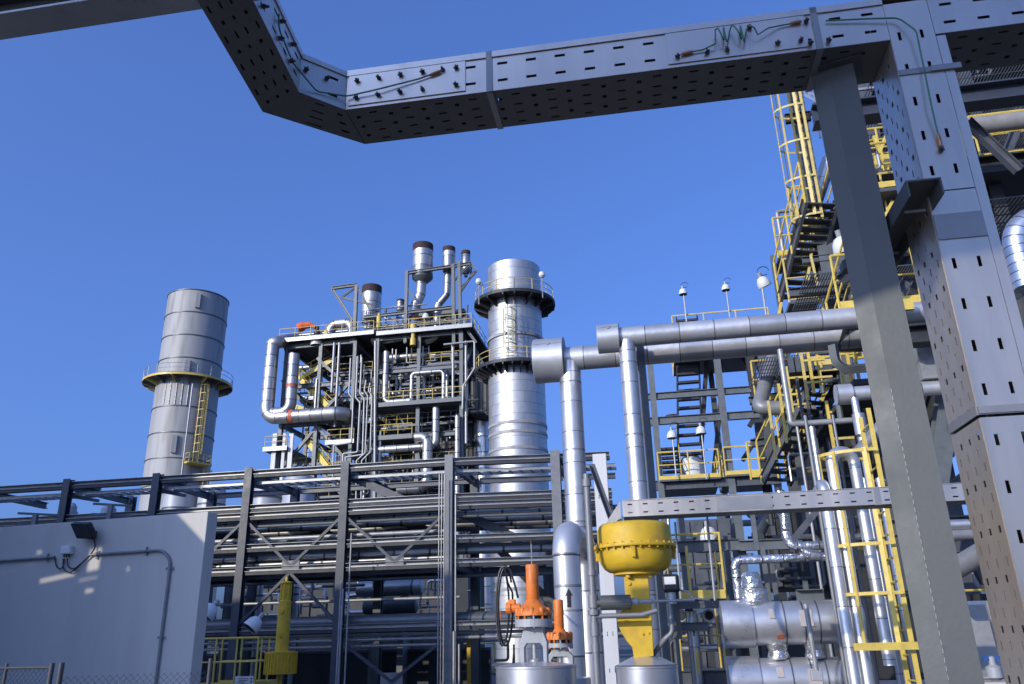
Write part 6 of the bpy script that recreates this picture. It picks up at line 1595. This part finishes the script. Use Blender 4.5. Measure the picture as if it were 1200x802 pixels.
# stairs rising towards the viewer; each runs up across the depth
def slope_top(p0, px, py, s=.85):
    lo, hi = 4.0, p0.dot(GB)
    for _ in range(40):
        mid = (lo + hi) / 2; q = W(px, py, mid); d = q - p0; run = math.hypot(d.x, d.y)
        if d.z / max(run, 1e-6) > s: hi = mid
        else: lo = mid
    return W(px, py, (lo + hi) / 2)
def nstair(label, p0, p1, w_=.75, n_=14, railmat='yellow_rail', rails=True):
    d = p1 - p0; h_ = V((d.x, d.y, 0)).normalized(); sdv = V((h_.y, -h_.x, 0))
    t = thing('stair_flight', label, 'stairs', p0)
    for o_ in (-.5, .5): MB().chan(p0 + sdv * w_ * o_, p1 + sdv * w_ * o_, .07, .24, .01).build('stringer', 'stringer_grey', t)
    for i in range(n_):
        q = p0.lerp(p1, (i + .5) / n_); MB().box(q - UP * .01, sdv * (w_ / 2 - .03), h_ * .11, UP * .015).build('tread', 'dark_steel', t); 
        MB().box(q - h_ * .115, sdv * (w_ / 2 - .03), h_ * .012, UP * .03).build('tread_nosing', 'yellow_rail', t)
    if rails:
        for o_ in (-.5, .5): rail_mb([p0 + sdv * w_ * o_, p1 + sdv * w_ * o_], 1.0, 1.0, .026, toe=False).build('handrail', railmat, t)
    return t
M['stringer_grey'] = nmat('stringer_paint', (.13, .135, .14), .4, .1, .15, 4, dirt=(.08, .08, .08), dirt_amt=.5)
s0 = W(908, 566, 20); s1 = slope_top(s0, 976, 428); nstair('lower stair flight with yellow nosings climbing behind the ladder side', s0, s1, n_=15)
s2 = W(931, 352, 18.5); s3 = slope_top(s2, 962, 236); nstair('upper stair flight with yellow handrails against the sky', s2, s3, n_=13)
s4 = W(1000, 412, 15.2); s5 = slope_top(s4, 1022, 340); nstair('short stair flight partly hidden behind the galvanised post', s4, s5, n_=9)
# pipes of the near structure
rp('thin steel pipe bending at the top left of the stair tower', 19, [(960, 243), (910, 246), (921, 312)], 2.6, 'light_steel', bend=1.5, name='slim_pipe')
rp('silver pipe leaning out of the upper stair with a mitred end', 18.2, [(972, 188), (954, 240), (950, 262)], 8.5, 'clad_s', sn=False)
rp('big grey pipe leaning against the stair tower and turning right at its foot', 19, [(906, 420, 1), (889, 478, 0), (955, 479, 0)], 8, 'galv_pipe', sn=False, bend=.6)
rp('thin bright pipe falling from the mains and turning right over the lower stair', 13.2, [(914, 410), (932, 497), (1006, 489)], 3.2, 'light_steel', bend=1.2, name='slim_pipe')
rp('shiny pipe standing behind the lower stair', 15, [(951, 500), (964, 556)], 3.5, 'clad_gloss', ground=True)
rp('thin grey upright pipe under the lower stair', 15.5, [(934, 500), (944, 575)], 1.7, 'light_steel', ground=True, name='slim_pipe')
rp('square section galvanised duct curving right under the mains', 13.6, [(976, 405), (981, 434), (1020, 432)], 6.0, 'galv', bend=3.5, n=4, name='square_duct')
q0_, q1_ = W(981, 463, 13), W(1110, 452, 13); q1_.z = q0_.z
t = thing('insulated_pipe', 'grey header pipe with a wide square shouldered end cap behind the post', 'pipe', q0_); MB().tube([q0_, q1_], .115, 24).build('pipe_run', 'clad_d', t); MB().tube([q0_ - GA * .02, q0_ + GA * .22], .165, 24).build('end_cap', 'galv_cap', t)
rp('upright pipe with a collar hanging under the grey header', 12.8, [(1001, 466), (1013, 560)], 4.2, 'clad_gloss', ground=True, name='upright_pipe')
q = W(1008, 498, 12.75); t = bpy.data.objects['upright_pipe.001']; MB().cyl(q - UP * .17, q + UP * .17, .095, 18).build('collar', 'clad_s', t)
rp('grey slanting pipe by the galvanised post over the caged ladder', 12.4, [(1006, 532), (1040, 492)], 8, 'pipe_mid', sn=False)
rp('big silver elbow pipe at the right edge above the grey flanges', 9.5, [(1300, 246), (1183, 257), (1180, 340)], 15, 'clad_ring', bend=2.4)
rp('big grey pipe under the silver elbow at the right edge', 11, [(1182, 310, 0), (1200, 420, 1)], 19, 'pipe_mid', sn=False)
q0_ = W(1175, 312, 10.5); t = thing('square_duct', 'pale square duct end at the right edge beside the riser', 'duct', q0_); MB().bar(W(1168, 345, 10), W(1240, 300, 10.6), .34, .34).build('duct_shell', 'galv', t, bevel=.01)
rp('silver upright pipe far right behind the caged ladder', 13.5, [(1030, 560), (1050, 700)], 4.0, 'clad_gloss', ground=True)
rp('thin upright pipe inside the caged ladder shadow', 14, [(1012, 560), (1030, 690)], 3.0, 'clad_gloss', ground=True, name='slim_pipe')
rp('pale thick pipe slanting between the post and the riser low on the right', 11, [(1100, 678, .8), (1172, 636, 0)], 12, 'pipe_mid', sn=False)
rp('silver level pipe between the post and the riser', 12, [(1080, 617), (1170, 611)], 6, 'clad_s'); rp('grey level pipe under the silver one between post and riser', 12, [(1080, 629), (1170, 623)], 6, 'pipe_mid')
rp('brown grey lagged pipe under the navy beam at the right edge', 13, [(1130, 150), (1300, 137)], 11, 'stone_pipe')
t = thing('bright_cabinet', 'pale steel cabinet low between the post and the riser', 'cabinet', W(1140, 740, 13)); c_ = W(1142, 718, 13); MB().box(c_ - UP * .4, GA * .3, GB * .25, UP * .55).build('cabinet_body', 'panel_white', t, bevel=.02); MB().box(c_ - UP * .4 - GB * .253, GA * .27, GB * .006, UP * .5).build('door', 'light_steel', t)
t = thing('cable_riser', 'narrow pale slotted channel leaning low beside the riser foot', 'cable tray', W(1172, 800, 12)); MB().bar(W(1160, 705, 12), W(1186, 802, 12), .12, .06, up=GB).build('tray_face', 'light_steel', t)
t = thing('valve_handwheel', 'small blue handled valve low between post and riser', 'valve', W(1166, 780, 11.5)); q = W(1164, 782, 11.5); MB().lathe(q, [(.05, -.15), (.09, -.12), (.09, 0), (.04, .03), (.04, .12), (.001, .13)], n=14).build('valve_body', 'cast', t); MB().box(q + UP * .1, GA * .10, GB * .02, UP * .025).build('handle', 'blue', t)
t = thing('slim_pipe', 'thin pipe cluster line across the foot of the riser', 'pipe', W(1150, 795, 11.5)); MB().tube([W(1120, 796, 11.5), W(1200, 793, 11.5)], .02, 8).build('pipe_run', 'light_steel', t)
# cable trays above the overhead tray, far right
clutter(14, 1005, 1100, 80, 230, 0, 5, 'small pipes high behind the riser', 'slim steel pipe among others high behind the riser', DD=15, r1=.3, mats=('light_steel', 'clad_far', 'grey_steel', 'dark_steel'))
clutter(10, 1110, 1230, 60, 230, 0, 5, 'small pipes at the upper right corner', 'slim steel pipe among others in the upper right corner', DD=15, r1=.3, mats=('light_steel', 'grey_steel', 'dark_steel', 'rust'))
clutter(20, 935, 1075, 400, 690, 0, 4, 'small pipes behind the caged ladder', 'slim steel pipe among others behind the caged ladder', DD=15, r1=.3, mats=('clad_far', 'dark_steel', 'grey_steel', 'light_steel'))
clutter(28, 860, 1000, 575, 720, 0, 4, 'small pipes over the exchanger drums', 'slim steel pipe among others over the exchanger drums', DD=16, r1=.3, mats=('clad_far', 'dark_steel', 'grey_steel', 'black_steel'))
clutter(26, 785, 862, 585, 795, 0, 5, 'small pipes behind the yellow railed platforms', 'slim steel pipe among others behind the yellow railed platforms', DD=18, r1=.3, mats=('clad_far', 'dark_steel', 'grey_steel', 'yellow_pale', 'black_steel'))
clutter(12, 1065, 1190, 440, 700, 0, 4, 'small pipes between the post and the riser', 'slim steel pipe among others between the post and the riser', DD=14, r1=.4, mats=('clad_far', 'dark_steel', 'grey_steel', 'light_steel'))
clutter(8, 640, 730, 640, 790, 0, 5, 'small pipes behind the standpipe', 'slim steel pipe among others behind the standpipe', DD=24, r1=.25, mats=('clad_far', 'dark_steel', 'grey_steel', 'light_steel'))
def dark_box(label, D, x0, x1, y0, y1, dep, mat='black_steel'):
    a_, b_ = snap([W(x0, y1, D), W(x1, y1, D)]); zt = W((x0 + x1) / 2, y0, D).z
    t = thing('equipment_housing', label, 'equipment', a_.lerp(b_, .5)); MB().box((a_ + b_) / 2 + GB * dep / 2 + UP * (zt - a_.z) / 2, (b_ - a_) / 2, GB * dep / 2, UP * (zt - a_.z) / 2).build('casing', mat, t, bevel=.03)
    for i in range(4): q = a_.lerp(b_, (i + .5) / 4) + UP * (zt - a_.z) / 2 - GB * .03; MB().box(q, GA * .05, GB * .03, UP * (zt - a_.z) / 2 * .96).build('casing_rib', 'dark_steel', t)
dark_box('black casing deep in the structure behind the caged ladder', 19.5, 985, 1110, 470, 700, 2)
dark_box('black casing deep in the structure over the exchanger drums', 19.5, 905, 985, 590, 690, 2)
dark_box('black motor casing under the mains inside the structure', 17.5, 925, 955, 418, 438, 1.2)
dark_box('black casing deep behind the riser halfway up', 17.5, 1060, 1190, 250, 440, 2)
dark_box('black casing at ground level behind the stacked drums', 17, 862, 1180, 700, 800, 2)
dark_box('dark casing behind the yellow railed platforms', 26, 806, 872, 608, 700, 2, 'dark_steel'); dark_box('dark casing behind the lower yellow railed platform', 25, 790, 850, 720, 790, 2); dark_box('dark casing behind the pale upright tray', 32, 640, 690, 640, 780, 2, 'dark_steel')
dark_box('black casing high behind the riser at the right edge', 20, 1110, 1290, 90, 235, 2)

# ================================================================== yellow riser, railing and sign left of the rack
q = W(328, 790, 18.5); A3 = V((q.x, q.y, 0)); k = mpx(1, q); z3 = lambda y: W(329, y, 18.5).z
yt = thing('yellow_riser', 'slender yellow actuator column with a ribbed drum at its foot', 'valve actuator', A3)
MB().lathe(A3, [(18 * k, z3(790)), (18 * k, z3(766)), (19 * k, z3(766)), (19 * k, z3(764)), (.1, z3(763))], n=44, smooth=False).build('drum', 'yellow', yt)
m = MB()
for i in range(30):
    w_ = 2 * math.pi * i / 30; d = V((math.cos(w_), math.sin(w_), 0)); MB().box(A3 + d * 18.3 * k + UP * (z3(790) + z3(767)) / 2, d * .012, V((-d.y, d.x, 0)) * .012, UP * (z3(767) - z3(790)) / 2).build('drum_rib', 'yellow', yt)
MB().lathe(A3, [(7.9 * k, z3(764)), (7.4 * k, z3(705)), (5.8 * k, z3(703)), (5.6 * k, z3(684)), (2 * k, z3(683)), (1.6 * k, z3(677)), (.001, z3(676))], n=28).build('column', 'yellow', yt)
MB().lathe(A3, [(5.5 * k, z3(685)), (7 * k, z3(684)), (7 * k, z3(683)), (5 * k, z3(682))], n=24, smooth=False).build('collar', 'yellow', yt)
for i in range(8):
    w_ = 2 * math.pi * i / 8; d = V((math.cos(w_), math.sin(w_), 0)); MB().cyl(A3 + d * 6.2 * k + UP * z3(703), A3 + d * 6.2 * k + UP * z3(685), .018, 8).build('tie_rod', 'yellow', yt)
MB().cyl(A3 + UP * 0, A3 + UP * z3(789), 3 * k, 14).build('stem', 'yellow', yt)
for y in (717, 745): q = A3 - GB * 7.6 * k + UP * z3(y); MB().cyl(q + GB * .02, q - GB * .03, .05, 10).build('bolt', 'yellow', yt)
f3 = thing('yellow_railing', 'yellow railed walkway behind the wall edge near the ribbed yellow drum', 'railing', zz(W(265, 790, 19.5), 0))
P = snap([W(226, 786, 19.5), W(300, 786, 19.5)]); P.append(P[-1] + GB * 1.2); P = [zz(p, .75) for p in P]
rail_mb(P, 1.15, .62, .026, toe=True).build('guard_rail', 'yellow_rail', f3); rail_mb([p + GB * 1.3 for p in P[:2]], 1.15, .62, .026, toe=True).build('guard_rail', 'yellow_rail', f3)
MB().box((P[0] + P[1]) / 2 + GB * .65 - UP * .05, (P[1] - P[0]) / 2, GB * .65, UP * .03).build('deck', 'dark_steel', f3)
q = W(286, 799, 17.5); t = thing('notice_sign', 'small white notice plate with black lines below the yellow railing', 'sign', zz(q, 0))
w_ = 11.5 * mpx(1, q); MB().box(q - UP * .04, GA * w_, GB * .008, UP * .15).build('sign_plate', 'paper', t); MB().bar(zz(q, 0) + GB * .03, q + GB * .03, .04, .04, up=GB).build('sign_post', 'conduit', t)
for i in range(5): MB().box(q + UP * (.06 - i * .036) - GA * (.02 if i != 2 else .06) - GB * .010, GA * (.12 - .02 * (i % 3)), GB * .002, UP * .006).build('text_line', 'rust', t)
for i in range(3): MB().box(q + UP * (.06 - i * .06) + GA * .17 - GB * .010, GA * .018, GB * .002, UP * .016).build('symbol', 'ink', t)
# slim conduits climbing the rack posts
for i, (px, y0, D, r) in enumerate(((400, 682, 24.6, 1.2), (402, 690, 24.6, 1.2), (412, 625, 24.2, .9), (515, 556, 24.5, .7), (518, 556, 24.5, .7), (521, 556, 24.5, .7), (534, 580, 24.5, 1.0), (532, 740, 24.3, 1.6), (538, 755, 24.3, 1.2))):
    q = W(px, y0, D); t = thing('slim_conduit', ['thick pale conduit on the rack post right of the yellow riser, left one', 'thick pale conduit on the rack post right of the yellow riser, right one', 'thin cable standing just right of the middle rack post', 'leftmost of three thin conduits on the corner rack post', 'middle of three thin conduits on the corner rack post', 'rightmost of three thin conduits on the corner rack post', 'thin conduit right of the corner rack post', 'short bright conduit at the corner post foot', 'short dull conduit at the corner post foot'][i], 'conduit', zz(q, 0)); MB().cyl(zz(q, 0), q, r * mpx(1, q), 8).build('conduit_run', 'light_steel', t)
q = W(553, 790, 30); t = thing('lagged_post', 'dim yellow upright post low between the rack and the hose loop', 'panel', zz(q, 0)); MB().box(zz(q, W(553, 750, 30).z / 2), GA * .16, GB * .1, UP * W(553, 750, 30).z / 2).build('panel_body', 'yellow', t)
# ================================================================== unseen things added behind and beside the viewer to throw the shade
def thr(px, py, Y, off=0.0):       # where the sunbeam that lands at this spot of the grey wall crosses the screen's plane
    p = onw(px, py, off); t_ = (p.y - Y) / (-sun_dir.y); return p + sun_dir * t_
YS = 7.0
def shadow_of(x0, y0, x1, y1):
    a_, b_ = thr(x0, y1, YS), thr(x1, y0, YS); return (min(a_.x, b_.x), max(a_.x, b_.x), min(a_.z, b_.z), max(a_.z, b_.z))
SX0, SZ1 = -45.0, 9.2
e0, e1 = thr(206, 600, YS), thr(241, 638, YS)
SX1 = e0.x - .02
ho_ = []  # openings shaped so that patches of sun land on the grey wall
for r_ in ((-12, 646, 24, 655), (-5, 663, 36, 673), (46, 670, 88, 684), (92, 675, 115, 682), (101, 640, 120, 672), (99, 689, 110, 696), (42, 645, 50, 650), (33, 660, 42, 663), (148, 664, 152, 670), (227, 672, 231, 678), (226, 684, 231, 692), (150, 686, 152, 690)):
    x0, x1, z0_, z1_ = shadow_of(*r_); dz_ = (z1_ - z0_) * .05; z0_ += dz_; z1_ -= dz_; x1 = min(x1, SX1 - .3)
    if x0 >= x1: continue
    ho_.append(((x0 - SX0) / (SX1 - SX0), (x1 - SX0) / (SX1 - SX0), z0_ / SZ1, z1_ / SZ1))
sw = thing('shade_screen', 'unseen tall grey screen with small openings added beside the viewer to cast shade', 'wall', V((SX1, YS, 0)))  # unseen screen added to shade the grey wall and the lower rack
MB().perf(V((SX0, YS, 0)), V((SX1, YS, 0)), V((SX1, YS, SZ1)), V((SX0, YS, SZ1)), ho_).build('shade_sheet', 'tank_grey', sw, solid=.02)
m = MB(); zl = e1.z; xr_ = e1.x + .9
pl = [V((SX1, YS, 0)), V((xr_, YS, 0)), V((xr_, YS, zl - .9 * abs((e0.z - e1.z) / max(.01, abs(e0.x - e1.x))))), V((SX1, YS, e0.z))]
m.v = [p + V((0, -.05, 0)) for p in pl] + [p + V((0, .05, 0)) for p in pl]
for f in ((0, 1, 2, 3), (7, 6, 5, 4), (0, 4, 5, 1), (1, 5, 6, 2), (2, 6, 7, 3), (3, 7, 4, 0)): m.face(list(f))
m.build('shade_sheet', 'tank_grey', sw)
MB().box(V((-25.3, YS, 10.9)), V((5.3, 0, 0)), V((0, .05, 0)), UP * 1.68).build('shade_sheet', 'tank_grey', sw)
MB().box(V((-40.5, YS, 14.6)), V((9.8, 0, 0)), V((0, .05, 0)), UP * 5.38).build('shade_sheet', 'tank_grey', sw)
for i in range(8): MB().bar(V((SX0 + .5 + i * 4.5, YS - .3, 0)), V((SX0 + .5 + i * 4.5, YS - .3, 9)), .3, .3, up=V((0, 1, 0))).build('column', 'dark_steel', sw)
pb_ = thing('shade_girder', 'unseen box girder added overhead behind the viewer to shade the tray', 'shade girder', V((-1, -1.5, 0)))  # unseen girder added to shade the overhead tray and upper post
gz = 3.0 + (2.56 + 1.2) / (-sun_dir.y) * sun_dir.z
MB().box(V((-1.9, -1.2, gz + .68)), V((3.9, 0, 0)), V((0, .15, 0)), UP * .68).build('girder', 'grey_steel', pb_)
for x in (-5.6, 1.8): MB().bar(V((x, -1.2, 0)), V((x, -1.2, gz - .01)), .25, .25, up=V((0, 1, 0))).build('column', 'grey_steel', pb_)
